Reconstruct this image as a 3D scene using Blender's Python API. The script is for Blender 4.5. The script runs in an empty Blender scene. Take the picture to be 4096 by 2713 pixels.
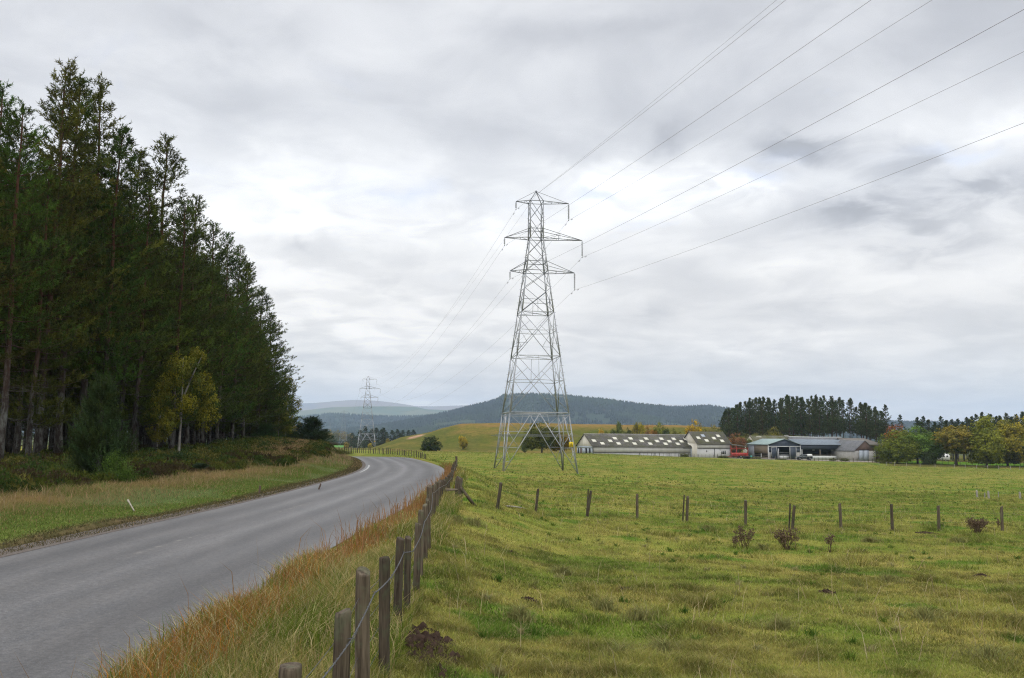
import bpy, math, random
import numpy as np
from mathutils import Matrix, Vector
R = math.radians
scene = bpy.context.scene
COL = scene.collection
# ------------------------------------------------------------------ camera
PITCH = math.atan(393.5/3640); ROLL = R(0.5); FPX = 3640.0
cam_d = bpy.data.cameras.new('camera'); cam = bpy.data.objects.new('camera', cam_d); COL.objects.link(cam)
cam_d.sensor_width = 36; cam_d.lens = 36*FPX/4096; cam_d.clip_start = 0.1; cam_d.clip_end = 30000
UP = np.array([0, -math.sin(PITCH), math.cos(PITCH)]); FW = np.array([0, math.cos(PITCH), math.sin(PITCH)])
CAM = np.array([0, 0, 2.2])
_x = math.cos(ROLL)*np.array([1., 0, 0]) + math.sin(ROLL)*UP
_y = -math.sin(ROLL)*np.array([1., 0, 0]) + math.cos(ROLL)*UP
cam.matrix_world = Matrix([[_x[0], _y[0], -FW[0], CAM[0]], [_x[1], _y[1], -FW[1], CAM[1]], [_x[2], _y[2], -FW[2], CAM[2]], [0, 0, 0, 1]])
scene.camera = cam
# ------------------------------------------------------------------ sky
SUN_EL, SUN_AZ = 38.0, 215.0      # azimuth clockwise from +Y: behind left
world = bpy.data.worlds.new('World'); scene.world = world; world.use_nodes = True
def N(nt, t, **kw):
    n = nt.nodes.new(t)
    for k, v in kw.items(): setattr(n, k, v)
    return n
def mathn(nt, op, a, b=None, c=None, clamp=False):
    n = N(nt, 'ShaderNodeMath', operation=op, use_clamp=clamp)
    for i, v in enumerate((a, b, c)):
        if v is None: continue
        if isinstance(v, (int, float)): n.inputs[i].default_value = v
        else: nt.links.new(v, n.inputs[i])
    return n.outputs[0]
def mixc(nt, f, a, b, mode='MIX'):
    n = N(nt, 'ShaderNodeMix', data_type='RGBA', blend_type=mode)
    for s, v in ((n.inputs[0], f), (n.inputs[6], a), (n.inputs[7], b)):
        if isinstance(v, (int, float)): s.default_value = v
        elif isinstance(v, tuple): s.default_value = (*v[:3], 1)
        else: nt.links.new(v, s)
    return n.outputs[2]
def noise(nt, vec, scale, detail=4, rough=.55, dist=0.0, out=0):
    n = N(nt, 'ShaderNodeTexNoise'); n.inputs['Scale'].default_value = scale; n.inputs['Detail'].default_value = detail
    n.inputs['Roughness'].default_value = rough; n.inputs['Distortion'].default_value = dist
    if vec is not None: nt.links.new(vec, n.inputs['Vector'])
    return n.outputs[out]
def ramp(nt, f, stops, interp='LINEAR'):
    n = N(nt, 'ShaderNodeValToRGB'); cr = n.color_ramp; cr.interpolation = interp
    while len(cr.elements) < len(stops): cr.elements.new(.5)
    for e, (p, c) in zip(cr.elements, stops):
        e.position = p; e.color = (c, c, c, 1) if isinstance(c, (int, float)) else (*c[:3], 1)
    nt.links.new(f, n.inputs[0]); return n.outputs[0]
def build_sky():
    nt = world.node_tree; nt.nodes.clear(); L = nt.links.new
    out = N(nt, 'ShaderNodeOutputWorld'); bg = N(nt, 'ShaderNodeBackground'); bg.inputs[1].default_value = 0.1
    sky = N(nt, 'ShaderNodeTexSky'); sky.sky_type = 'NISHITA'; sky.sun_disc = False
    sky.sun_elevation = R(SUN_EL); sky.sun_rotation = R(SUN_AZ); sky.air_density = 1; sky.dust_density = 1.5
    tc = N(nt, 'ShaderNodeTexCoord'); g = tc.outputs['Generated']
    sp = N(nt, 'ShaderNodeSeparateXYZ'); L(g, sp.inputs[0]); X, Y, Z = sp.outputs
    zc = mathn(nt, 'MAXIMUM', Z, 0.0); zz = mathn(nt, 'ADD', zc, 0.16)
    cb = N(nt, 'ShaderNodeCombineXYZ'); L(mathn(nt, 'DIVIDE', X, zz), cb.inputs[0]); L(mathn(nt, 'DIVIDE', Y, zz), cb.inputs[1])
    P = cb.outputs[0]
    n1 = noise(nt, P, 1.15, 7, .5, .4); n2 = noise(nt, P, 2.6, 6, .52, .5)
    w = noise(nt, g, 6, 5, .6, 0, 1)
    wv = N(nt, 'ShaderNodeVectorMath', operation='MULTIPLY_ADD'); L(w, wv.inputs[0]); wv.inputs[1].default_value = (.14, .14, .1); 
    sub = N(nt, 'ShaderNodeVectorMath', operation='SUBTRACT'); L(g, sub.inputs[0]); sub.inputs[1].default_value = (.07, .07, .05)
    L(sub.outputs[0], wv.inputs[2])
    gs = N(nt, 'ShaderNodeSeparateXYZ'); L(wv.outputs[0], gs.inputs[0]); wx, wy, wz = gs.outputs
    yy = mathn(nt, 'MAXIMUM', wy, .05)
    tx = mathn(nt, 'DIVIDE', wx, yy); tz = mathn(nt, 'DIVIDE', wz, yy)     # tangent-plane heading and height of a direction
    fr = mathn(nt, 'GREATER_THAN', wy, .3)
    lum = ramp(nt, zc, [(0, .96), (.05, .87), (.12, .86), (.2, .89), (.28, .88), (.335, .76), (.42, .70), (.55, .72), (.7, .9), (1, 1.05)])
    lum = mathn(nt, 'ADD', lum, mathn(nt, 'MULTIPLY', mathn(nt, 'SUBTRACT', n1, .5), .50))
    n2r = ramp(nt, n2, [(.36, 0.), (.64, 1.)], 'EASE'); lum = mathn(nt, 'ADD', lum, mathn(nt, 'MULTIPLY', mathn(nt, 'SUBTRACT', n2r, .5), .13))
    n3 = noise(nt, P, 4.6, 6, .52, .5); lum = mathn(nt, 'ADD', lum, mathn(nt, 'MULTIPLY', mathn(nt, 'SUBTRACT', n3, .5), .12))
    acc = None
    for (px, py, rx, ry, amp) in CLOUDS:
        cx = (px-2048)/FPX; cz = (1750-py)/FPX
        a = mathn(nt, 'POWER', mathn(nt, 'DIVIDE', mathn(nt, 'SUBTRACT', tx, cx), rx/FPX), 2.0)
        b = mathn(nt, 'POWER', mathn(nt, 'DIVIDE', mathn(nt, 'SUBTRACT', tz, cz), ry/FPX), 2.0)
        e = mathn(nt, 'MULTIPLY', mathn(nt, 'EXPONENT', mathn(nt, 'MULTIPLY', mathn(nt, 'ADD', a, b), -1.0)), amp*1.2)
        acc = e if acc is None else mathn(nt, 'ADD', acc, e)
    lum = mathn(nt, 'ADD', lum, mathn(nt, 'MULTIPLY', mathn(nt, 'MULTIPLY', acc, fr), mathn(nt, 'ADD', .35, mathn(nt, 'MULTIPLY', ramp(nt, n3, [(.38, 0.), (.6, 1.)], 'EASE'), 1.15))))
    lum = mathn(nt, 'MINIMUM', mathn(nt, 'MAXIMUM', lum, .45), 1.25)
    tint = mixc(nt, ramp(nt, lum, [(.5, 1.0), (1.0, 0.0)]), (1.0, 1.0, 1.0), (.955, .97, 1.04))
    tint = mixc(nt, ramp(nt, zc, [(0., .9), (.26, 0.0)]), tint, (1.12, 1.01, .87))
    # CIE style: overcast cloud gets brighter towards the zenith
    zb = mathn(nt, 'ADD', 1.0, mathn(nt, 'MULTIPLY', ramp(nt, Z, [(.47, 0.0), (.85, 1.0)]), ZEN))
    zb = mathn(nt, 'MULTIPLY', zb, mathn(nt, 'ADD', 1.0, mathn(nt, 'MULTIPLY', ramp(nt, Y, [(0.0, 1.0), (.30, 0.0)]), .5)))
    cm = N(nt, 'ShaderNodeVectorMath', operation='SCALE'); L(tint, cm.inputs[0]); L(mathn(nt, 'MULTIPLY', mathn(nt, 'MULTIPLY', lum, zb), 10.0*SKYK), cm.inputs['Scale'])
    # small blue gaps
    gap = ramp(nt, noise(nt, P, 2.3, 6, .55, .5), [(.60, 0.0), (.72, .55)])
    band = ramp(nt, zc, [(.16, 0.0), (.24, 1.0), (.34, 1.0), (.40, 0.0)])
    gf = mathn(nt, 'MULTIPLY', gap, band)
    for (px, py, rx, ry, amp) in ((1750, 735, 330, 45, .75), (3020, 655, 130, 40, .8), (2390, 745, 120, 30, .7), (3800, 620, 160, 35, .6), (700, 640, 200, 60, .35), (3150, 560, 160, 30, .4)):
        a = mathn(nt, 'POWER', mathn(nt, 'DIVIDE', mathn(nt, 'SUBTRACT', tx, (px-2048)/FPX), rx/FPX), 2.0); b = mathn(nt, 'POWER', mathn(nt, 'DIVIDE', mathn(nt, 'SUBTRACT', tz, (1750-py)/FPX), ry/FPX), 2.0)
        e = mathn(nt, 'MULTIPLY', mathn(nt, 'EXPONENT', mathn(nt, 'MULTIPLY', mathn(nt, 'ADD', a, b), -1.0)), amp); gf = mathn(nt, 'ADD', gf, mathn(nt, 'MULTIPLY', e, mathn(nt, 'MULTIPLY', fr, ramp(nt, n2, [(.35, 0.), (.6, 1.)]))), None, True)
    skc = N(nt, 'ShaderNodeVectorMath', operation='MULTIPLY'); L(sky.outputs[0], skc.inputs[0]); skc.inputs[1].default_value = (3.6, 2.6, 2.1)
    L(mixc(nt, gf, cm.outputs[0], skc.outputs[0]), bg.inputs[0]); L(bg.outputs[0], out.inputs[0])
SKYK = 1.05; ZEN = 0.75
CLOUDS = [(2950, 740, 620, 130, .20), (2500, 700, 340, 120, .13), (1200, 850, 620, 380, .12), (1500, 1350, 700, 200, .06), (3000, 1350, 900, 120, .06), (3250, 560, 380, 130, -.24), (3820, 720, 420, 130, -.26),
          (3350, 850, 260, 100, -.18), (3700, 930, 360, 110, -.20), (2640, 560, 80, 120, -.12), (1210, 985, 170, 50, -.22), (2570, 1300, 150, 70, -.13), (2380, 600, 180, 80, -.10),
          (3300, 1200, 500, 110, -.10), (3500, 1500, 900, 70, -.07), (1700, 430, 900, 130, -.06), (900, 60, 900, 200, .05), (2400, 90, 500, 60, -.06), (3900, 480, 260, 90, .14),
          (1700, 1010, 260, 70, -.08), (3700, 160, 400, 140, -.02), (1750, 1640, 260, 40, .16), (1000, 1600, 500, 130, -.10), (3050, 1080, 330, 70, .06), (2000, 900, 300, 60, .08)]
build_sky()
sd = bpy.data.lights.new('sun', 'SUN'); sun = bpy.data.objects.new('sun', sd); COL.objects.link(sun)
sd.energy = 0.6; sd.angle = R(14); sd.color = (1.0, .96, .90)
sdir = Vector((math.sin(R(SUN_AZ))*math.cos(R(SUN_EL)), math.cos(R(SUN_AZ))*math.cos(R(SUN_EL)), math.sin(R(SUN_EL))))
sun.rotation_euler = (-sdir).to_track_quat('-Z', 'Y').to_euler(); sun.location = (0, 0, 80)
vs = scene.view_settings; vs.view_transform = 'Standard'; vs.look = 'None'; vs.gamma = 1; vs.use_curve_mapping = False; vs.exposure = 0
scene.cycles.max_bounces = 6; scene.cycles.diffuse_bounces = 2; scene.cycles.transmission_bounces = 4; scene.cycles.transparent_max_bounces = 4
scene.cycles.volume_bounces = 1; scene.cycles.use_denoising = True; scene.cycles.denoising_input_passes = 'RGB_ALBEDO_NORMAL'; scene.cycles.denoising_prefilter = 'NONE'; scene.cycles.pixel_filter_type = 'BLACKMAN_HARRIS'; scene.cycles.filter_width = 1.15

# ------------------------------------------------------------------ helpers
rng = np.random.default_rng(7)
def A3(*a): return np.array(a, float)
def ray(px, py):
    x = (px-2048)/FPX; y = (1356.5-py)/FPX
    a = x*math.cos(ROLL)-y*math.sin(ROLL); b = x*math.sin(ROLL)+y*math.cos(ROLL)
    return a*A3(1, 0, 0)+b*UP+FW
def at(px, py, Y):
    d = ray(px, py); return CAM + d*(Y/d[1])
def xz(px, py, Y):
    p = at(px, py, Y); return p[0], p[2]
class MB:
    def __init__(s): s.V = []; s.F = []; s.n = 0; s.C = []
    def add(s, V, F, col=None):
        V = np.asarray(V, float).reshape(-1, 3); F = np.asarray(F)
        s.V.append(V); s.F.append(F + s.n); s.n += len(V)
        c = np.ones((len(V), 3)) if col is None else np.broadcast_to(np.asarray(col, float), (len(V), 3))
        s.C.append(c); return s
    def box(s, x0, y0, z0, x1, y1, z1, col=None):
        V = [(x, y, z) for z in (z0, z1) for y in (y0, y1) for x in (x0, x1)]
        return s.add(V, [(0, 2, 3, 1), (4, 5, 7, 6), (0, 1, 5, 4), (1, 3, 7, 5), (3, 2, 6, 7), (2, 0, 4, 6)], col)
    def bar(s, a, b, w, w2=None, col=None):
        return s.tube([a, b], [w*.7071, (w2 or w)*.7071], 4, col, phase=math.pi/4)
    def tube(s, P, rad, n=8, col=None, phase=0., cap=True):
        P = np.asarray(P, float); rad = np.broadcast_to(np.asarray(rad, float), (len(P),)); k = len(P)
        T = np.gradient(P, axis=0) if k > 2 else np.repeat((P[1]-P[0])[None], 2, 0)
        T = T/np.maximum(np.linalg.norm(T, axis=1, keepdims=True), 1e-9)
        ref = A3(0, 1, 0) if abs(T[0][2]) > .8 else A3(0, 0, 1)
        a1 = np.cross(T, ref); a1 /= np.maximum(np.linalg.norm(a1, axis=1, keepdims=True), 1e-9); a2 = np.cross(a1, T)
        th = np.arange(n)*2*math.pi/n + phase
        V = P[:, None] + rad[:, None, None]*(np.cos(th)[None, :, None]*a1[:, None] + np.sin(th)[None, :, None]*a2[:, None])
        i = np.arange(k-1)[:, None]*n; j = np.arange(n)[None]; j2 = (j+1) % n
        F = np.stack([i+j, i+j2, i+n+j2, i+n+j], -1).reshape(-1, 4)
        b = s.n; s.add(V.reshape(-1, 3), F, col)
        if cap:
            for ring, c in ((0, P[0]), (k-1, P[-1])):
                ci = s.n; s.V.append(c[None]); s.n += 1; s.C.append(np.ones((1, 3)) if col is None else np.asarray(col, float).reshape(-1, 3)[:1])
                r = b + ring*n + np.arange(n); r2 = np.roll(r, -1)
                s.F.append(np.stack([r2, r, np.full(n, ci)], -1) if ring == 0 else np.stack([r, r2, np.full(n, ci)], -1))
        return s
    def prism(s, poly, axis, a, b, col=None):
        """poly: list of 2D points, extruded along axis ('x','y','z') from a to b"""
        n = len(poly); V = []
        for t in (a, b):
            for (u, v) in poly: V.append({'x': (t, u, v), 'y': (u, t, v), 'z': (u, v, t)}[axis])
        base = s.n; s.add(V, [(i, (i+1) % n, n+(i+1) % n, n+i) for i in range(n)], col)
        for k0, flip in ((0, 1), (n, 0)):
            idx = [base+k0+i for i in range(n)]
            if flip: idx = idx[::-1]
            s.F.append(('ngon', idx))
        return s
    def build(s, name, mat, parent=None, smooth=False, loc=None):
        me = bpy.data.meshes.new(name)
        V = np.concatenate(s.V) if s.V else np.zeros((0, 3))
        li = []; ls = []
        for F in s.F:
            if isinstance(F, tuple): li.append(np.array(F[1])); ls.append(np.array([len(F[1])]))
            else: li.append(F.reshape(-1)); ls.append(np.full(len(F), F.shape[1]))
        li = np.concatenate(li).astype(np.int32); ls = np.concatenate(ls).astype(np.int32)
        st = np.concatenate([[0], np.cumsum(ls)[:-1]]).astype(np.int32)
        me.vertices.add(len(V)); me.vertices.foreach_set('co', V.astype(np.float32).ravel())
        me.loops.add(len(li)); me.loops.foreach_set('vertex_index', li)
        me.polygons.add(len(ls)); me.polygons.foreach_set('loop_start', st); me.polygons.foreach_set('loop_total', ls)
        if smooth: me.polygons.foreach_set('use_smooth', np.ones(len(ls), bool))
        Cc = np.concatenate([np.broadcast_to(c, (len(v), 3)) for c, v in zip(s.C, s.V)])
        at_ = me.color_attributes.new('Col', 'FLOAT_COLOR', 'POINT')
        at_.data.foreach_set('color', np.concatenate([Cc, np.ones((len(Cc), 1))], 1).astype(np.float32).ravel())
        me.update(calc_edges=True)
        me.materials.append(mat)
        o = bpy.data.objects.new(name, me); COL.objects.link(o)
        if parent is not None: o.parent = parent
        if loc is not None: o.location = loc
        return o
def tag(o, label=None, cat=None, group=None, kind=None):
    if label: o['label'] = label
    if cat: o['category'] = cat
    if group: o['group'] = group
    if kind: o['kind'] = kind
    return o
def empty(name, loc, rz=0, label=None, cat=None, group=None):
    o = bpy.data.objects.new(name, None); COL.objects.link(o); o.location = loc; o.rotation_euler = (0, 0, rz)
    o.empty_display_size = .3
    return tag(o, label, cat, group)
KIDS = {}
def kids(o):
    return [c for c in o.children]
def copy_tree(o, parent=None):
    c = o.copy(); COL.objects.link(c)
    if parent is not None: c.parent = parent
    for ch in list(o.children): copy_tree(ch, c)
    return c
def smooth01(t): t = np.clip(t, 0, 1); return t*t*(3-2*t)
def _h(ix, iy, seed):
    h = (ix.astype(np.int64)*374761393 + iy.astype(np.int64)*668265263 + seed*2147483647) & 0xffffffff
    h = ((h ^ (h >> 13))*1274126177) & 0xffffffff; h = h ^ (h >> 16); return (h & 0xffff)/65535.0
def vn(x, y, seed=0):
    x = np.asarray(x, float); y = np.asarray(y, float); ix = np.floor(x); iy = np.floor(y); fx = smooth01(x-ix); fy = smooth01(y-iy)
    ix = ix.astype(np.int64); iy = iy.astype(np.int64)
    a = _h(ix, iy, seed); b = _h(ix+1, iy, seed); c = _h(ix, iy+1, seed); d = _h(ix+1, iy+1, seed)
    return (a*(1-fx)+b*fx)*(1-fy)+(c*(1-fx)+d*fx)*fy
def fbm(x, y, seed=0, o=4, g=.5):
    s = 0; a = 1; t = 0
    for i in range(o): s = s + a*vn(x*2**i+i*17.3, y*2**i-i*9.1, seed+i); t += a; a *= g
    return s/t

# ------------------------------------------------------------------ terrain
TPX = np.array([-2500, -400, 1000, 1500, 1800, 2150, 2450, 2850, 3300, 4100, 6500.])
TY = np.array([-50, 5, 10, 20, 41, 80, 115, 150, 190, 240, 295, 340, 456, 900, 9000.])
TZ = np.array([
 [0, 0, 0, 0, 0, 0, 0, 0, -.5, -1, -2, -3, -4, -8, -9],
 [0, 0, 0, 0, 0, 0, 0, 0, -.5, -1, -2, -3, -4, -8, -9],
 [0, 0, 0, 0, 0, 0, -.3, -.9, -1.4, -1.8, -2.2, -2.8, -3.6, -8, -9],
 [-.3, -.3, -.4, -.5, -.8, -1, -.95, -.8, -.95, -1.6, -2.3, -2.8, -3.8, -8, -9],
 [-.3, -.3, -.45, -.65, -1.1, -1.5, -1.6, -1.5, -1.3, -1.5, -2.6, -3.4, -4, -8, -9],
 [-.3, -.3, -.45, -.7, -1.15, -1.7, -2.1, -1.6, -.95, -2.0, -3, -3.6, -4.2, -8, -9],
 [-.3, -.3, -.45, -.75, -1.3, -2.0, -2.3, -2.0, -1.4, -1.3, -3.3, -3.8, -4.4, -8, -9],
 [-.3, -.3, -.45, -.85, -1.6, -2.4, -2.8, -2.75, -2.8, -3.2, -3.6, -4.2, -4.8, -8, -9],
 [-.3, -.3, -.5, -.9, -1.75, -2.6, -3.0, -3.25, -3.65, -4.35, -3.7, -4.5, -5, -8, -9],
 [-.3, -.3, -.5, -1., -1.85, -2.8, -3.3, -3.8, -4.3, -4.8, -5.1, -5.5, -6, -8, -9],
 [-.3, -.3, -.5, -1., -1.9, -2.9, -3.4, -3.9, -4.4, -4.9, -5.2, -5.6, -6, -8, -9]])
def lY(Y): return np.log(np.maximum(Y, -15)+20.)
_gp = np.linspace(-2500, 6500, 181); _gy = np.linspace(lY(-15), lY(9000), 260)
def _tab():
    cols = np.array([np.interp(_gy, lY(np.maximum(TY, -15)), r) for r in TZ])          # px x gy
    T = np.array([np.interp(_gp, TPX, cols[:, j]) for j in range(len(_gy))])             # gy x gp
    for _ in range(3):
        T = (np.roll(T, 1, 0)+T+np.roll(T, -1, 0))/3 if False else np.apply_along_axis(lambda v: np.convolve(np.pad(v, 2, 'edge'), np.ones(5)/5, 'valid'), 0, T)
        T = np.apply_along_axis(lambda v: np.convolve(np.pad(v, 3, 'edge'), np.ones(7)/7, 'valid'), 1, T)
    return T
TAB = _tab()
def bil(T, a, b):
    a = np.clip(a, 0, T.shape[0]-1.001); b = np.clip(b, 0, T.shape[1]-1.001); i = a.astype(int); j = b.astype(int); fa = a-i; fb = b-j
    return (T[i, j]*(1-fb)+T[i, j+1]*fb)*(1-fa)+(T[i+1, j]*(1-fb)+T[i+1, j+1]*fb)*fa
KPX = [1430, 1500, 1560, 1611, 1726, 1771, 1850, 2000, 2200, 2420, 2600, 2730, 2940, 3100, 3400, 3700]
KPY = [1805, 1794, 1770, 1750, 1729, 1714, 1696, 1694, 1694, 1699, 1702, 1703, 1714, 1735, 1760, 1790]
def field(x, y):
    px = 2048+FPX*x/np.maximum(y, 3.)
    z = bil(TAB, (lY(y)-_gy[0])/(_gy[1]-_gy[0]), (np.clip(px, -2500, 6500)+2500)/50.)
    zc = 2.2+(1750+(px-2048)*math.tan(ROLL)-np.interp(px, KPX, KPY))/FPX*385
    w = smooth01((y-318)/67)*smooth01((500-y)/90)*smooth01((px-1380)/60)*smooth01((3750-px)/200)
    return z + np.maximum(zc+ .5*(fbm(x/14, y/14, 5)-.5) - z, 0)*w
RC = np.array([(-6.3, -30), (-6.3, -8), (-6.3, 16), (-6.0, 30), (-6.1, 42), (-6.6, 55), (-8.0, 68), (-10.9, 84), (-15.3, 103), (-22, 125), (-30, 145), (-41, 163), (-58, 176), (-90, 188), (-140, 198)], float)
def catmull(P, k=10):
    P = np.vstack([2*P[0]-P[1], P, 2*P[-1]-P[-2]]); out = []
    for i in range(1, len(P)-2):
        for t in np.linspace(0, 1, k, endpoint=False):
            out.append(.5*((2*P[i])+(-P[i-1]+P[i+1])*t+(2*P[i-1]-5*P[i]+4*P[i+1]-P[i+2])*t*t+(-P[i-1]+3*P[i]-3*P[i+1]+P[i+2])*t**3))
    return np.array(out+[P[-2]])
RL = catmull(RC, 12)
def roadz(y): return np.interp(y, [0, 95, 108, 125, 150, 185], [0, 0, -.2, -.75, -1.2, -1.7])
HW = 2.75
def _rast():
    gx = np.arange(-150, 22, .5); gy = np.arange(-32, 206, .5); Xg, Yg = np.meshgrid(gx, gy, indexing='ij')
    best = np.full(Xg.shape, 1e9); sg = np.zeros(Xg.shape)
    for a, b in zip(RL[:-1], RL[1:]):
        d = b-a; L2 = d@d; t = np.clip(((Xg-a[0])*d[0]+(Yg-a[1])*d[1])/L2, 0, 1)
        ex = Xg-a[0]-t*d[0]; ey = Yg-a[1]-t*d[1]; D = np.hypot(ex, ey); m = D < best-1e-9
        best[m] = D[m]; sg[m] = (d[1]*ex-d[0]*ey)[m]
    return best*np.where(sg >= 0, 1, -1)
RD = _rast()
def rdist(x, y):
    x = np.asarray(x, float); y = np.asarray(y, float)
    inside = (x < 21) & (x > -149) & (y < 204)
    d = bil(RD, (x+150)/.5, (y+32)/.5)
    return np.where(inside, d, np.where(x > -10, 60., np.where(y > 180, 60., -140.)))
def height(x, y):
    x = np.asarray(x, float); y = np.asarray(y, float)
    F = field(x, y); s = rdist(x, y); zr = roadz(y)
    far = smooth01((y-205)/40)
    zR = (zr-.035)*(1-smooth01((s-HW-.8)/4.6)) + F*smooth01((s-HW-.8)/4.6)
    L = .18*smooth01((-s-HW)/3)+.5*(fbm(x/9, y/9, 3)-.35)*smooth01((-s-HW-3)/6)
    for (mx, my, r, h) in ((-17, 69, 6, .75), (-20, 80, 8, .9), (-19.5, 92, 8, .8), (-23, 101, 8, .7), (-15.5, 58, 5, .3)):
        L = L + h*np.exp(-((x-mx)**2+(y-my)**2)/r**2)*smooth01((-s-HW-.5)/3)
    L = L + np.where(y > 120, roadz(y), 0)*smooth01((y-120)/20)
    tl = smooth01((-s-HW+.05)/1.2)
    zL = (zr-.035)*(1-tl)+(zr*.9+L)*tl
    z = np.where(s > 0, zR, zL)
    z = np.where(np.abs(s) < HW+.25, zr-.035-.05*(1-np.clip(np.abs(s)/HW, 0, 1)), z)
    z = z*(1-far)+F*far
    # tussocky small relief
    amp = np.where(np.abs(s) > HW+.8, 1., 0.)*np.clip(1.2-y/140, 0.25, 1)
    z = z + amp*(.09*(fbm(x/1.5, y/1.5, 21, 3)-.5)+.16*(fbm(x/5.5, y/5.5, 31, 2)-.5))*np.where(y < 420, 1, 0)
    return z
def H1(x, y): return float(height(np.array([x], float), np.array([y], float))[0])
def gpx(px, Y):
    """ground point below image column px at depth Y"""
    x = (px-2048)/FPX*Y
    for _ in range(3):
        z = H1(x, Y); d = CAM[2]-z
        yv = 1750+d/Y*FPX; x = at(px, yv, Y)[0]
    return A3(x, Y, H1(x, Y))

# ------------------------------------------------------------------ materials
MATS = {}
def bsdf(name, rough=.8, spec=.3):
    m = bpy.data.materials.new(name); m.use_nodes = True; nt = m.node_tree; b = nt.nodes['Principled BSDF']
    b.inputs['Roughness'].default_value = rough; b.inputs['Specular IOR Level'].default_value = spec
    MATS[name] = m; return m, nt, b
def bump(nt, b, h, strength=.3, dist=.02):
    n = N(nt, 'ShaderNodeBump'); n.inputs['Strength'].default_value = strength; n.inputs['Distance'].default_value = dist
    nt.links.new(h, n.inputs['Height']); nt.links.new(n.outputs[0], b.inputs['Normal'])
def pos(nt): return N(nt, 'ShaderNodeNewGeometry').outputs['Position']
def objc(nt): return N(nt, 'ShaderNodeTexCoord').outputs['Object']
def mapv(nt, v, s):
    n = N(nt, 'ShaderNodeMapping'); n.inputs['Scale'].default_value = s; nt.links.new(v, n.inputs[0]); return n.outputs[0]
def simple(name, c1, c2=None, scale=3., rough=.8, spec=.3, bmp=0, stretch=None, metallic=0):
    m, nt, b = bsdf(name, rough, spec); v = objc(nt)
    if stretch: v = mapv(nt, v, stretch)
    c2 = c2 or tuple(x*.75 for x in c1)
    f = ramp(nt, noise(nt, v, scale, 6, .6), [(.3, 0.), (.7, 1.)])
    nt.links.new(mixc(nt, f, c1, c2), b.inputs['Base Color']); b.inputs['Metallic'].default_value = metallic
    if bmp: bump(nt, b, noise(nt, v, scale*3, 6, .65), bmp, .01)
    return m
# ground: vertex colour gives the kind of cover, noise gives its mottling
m, nt, b = bsdf('ground_cover', .95, .02)
vc = N(nt, 'ShaderNodeVertexColor', layer_name='Col').outputs[0]; p = pos(nt)
f1 = ramp(nt, noise(nt, p, .55, 6, .6), [(.32, 0.), (.68, 1.)]); f2 = ramp(nt, noise(nt, mapv(nt, p, (1, 1, 1)), 2.6, 8, .65), [(.35, 0.), (.65, 1.)])
f3 = ramp(nt, noise(nt, p, .16, 5, .6), [(.35, 0.), (.65, 1.)]); f4 = ramp(nt, noise(nt, p, 14, 4, .7), [(.3, 0.), (.7, 1.)])
k1 = mixc(nt, f1, (.74, .82, .68), (1.25, 1.16, 1.2)); k2 = mixc(nt, f2, (.72, .80, .7), (1.22, 1.16, 1.2)); k3 = mixc(nt, f3, (.86, .97, .8), (1.12, 1.02, 1.15)); k4 = mixc(nt, f4, (.8, .8, .8), (1.2, 1.2, 1.2))
c = mixc(nt, 1., vc, k1, 'MULTIPLY'); c = mixc(nt, 1., c, k2, 'MULTIPLY'); c = mixc(nt, 1., c, k3, 'MULTIPLY'); c = mixc(nt, 1., c, k4, 'MULTIPLY')
nt.links.new(c, b.inputs['Base Color']); bump(nt, b, noise(nt, p, 6, 8, .7), .5, .08)
# leaves and needles: object colour tints, vertex colour varies (r = value, g = towards green)
def leafmat(name, green=(.05, .075, .018), tr=.3, useobj=True, rough=.7):
    m, nt, b = bsdf(name, rough, .06); L = nt.links.new
    vc = N(nt, 'ShaderNodeVertexColor', layer_name='Col').outputs[0]
    if useobj:
        s = N(nt, 'ShaderNodeSeparateColor'); L(vc, s.inputs[0]); oi = N(nt, 'ShaderNodeObjectInfo')
        c = mixc(nt, s.outputs[1], oi.outputs['Color'], green)
        k = N(nt, 'ShaderNodeVectorMath', operation='SCALE'); L(c, k.inputs[0])
        L(mathn(nt, 'MULTIPLY', s.outputs[0], mathn(nt, 'ADD', .85, mathn(nt, 'MULTIPLY', oi.outputs['Random'], .3))), k.inputs['Scale']); c = k.outputs[0]
    else: c = vc
    L(c, b.inputs['Base Color'])
    t = N(nt, 'ShaderNodeBsdfTranslucent'); L(c, t.inputs[0]); mx = N(nt, 'ShaderNodeMixShader'); mx.inputs[0].default_value = tr
    L(b.outputs[0], mx.inputs[1]); L(t.outputs[0], mx.inputs[2]); L(mx.outputs[0], nt.nodes['Material Output'].inputs[0])
    return m
leafmat('leaf'); leafmat('needle', (.030, .042, .010), .15); leafmat('grass_blade', useobj=False, tr=.35)
m, nt, b = bsdf('pine_bark', .9, .1); v = objc(nt)
sz = N(nt, 'ShaderNodeSeparateXYZ'); nt.links.new(v, sz.inputs[0])
hi = ramp(nt, mathn(nt, 'DIVIDE', sz.outputs[2], 14.), [(.25, 0.), (.7, 1.)])
low = mixc(nt, ramp(nt, noise(nt, mapv(nt, v, (1, 1, .35)), 5, 7, .7), [(.45, 0.), (.6, 1.)]), (.032, .026, .022), (.105, .108, .098))
hic = mixc(nt, noise(nt, v, 4, 5), (.085, .036, .02), (.04, .025, .018))
nt.links.new(mixc(nt, hi, low, hic), b.inputs['Base Color']); bump(nt, b, noise(nt, mapv(nt, v, (1, 1, .3)), 14, 6, .7), .6, .03)
simple('birch_bark', (.28, .27, .24), (.06, .055, .05), 4, .8, .2, 0, (1, 1, 3)); simple('bark', (.05, .042, .035), (.09, .08, .065), 5)
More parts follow.
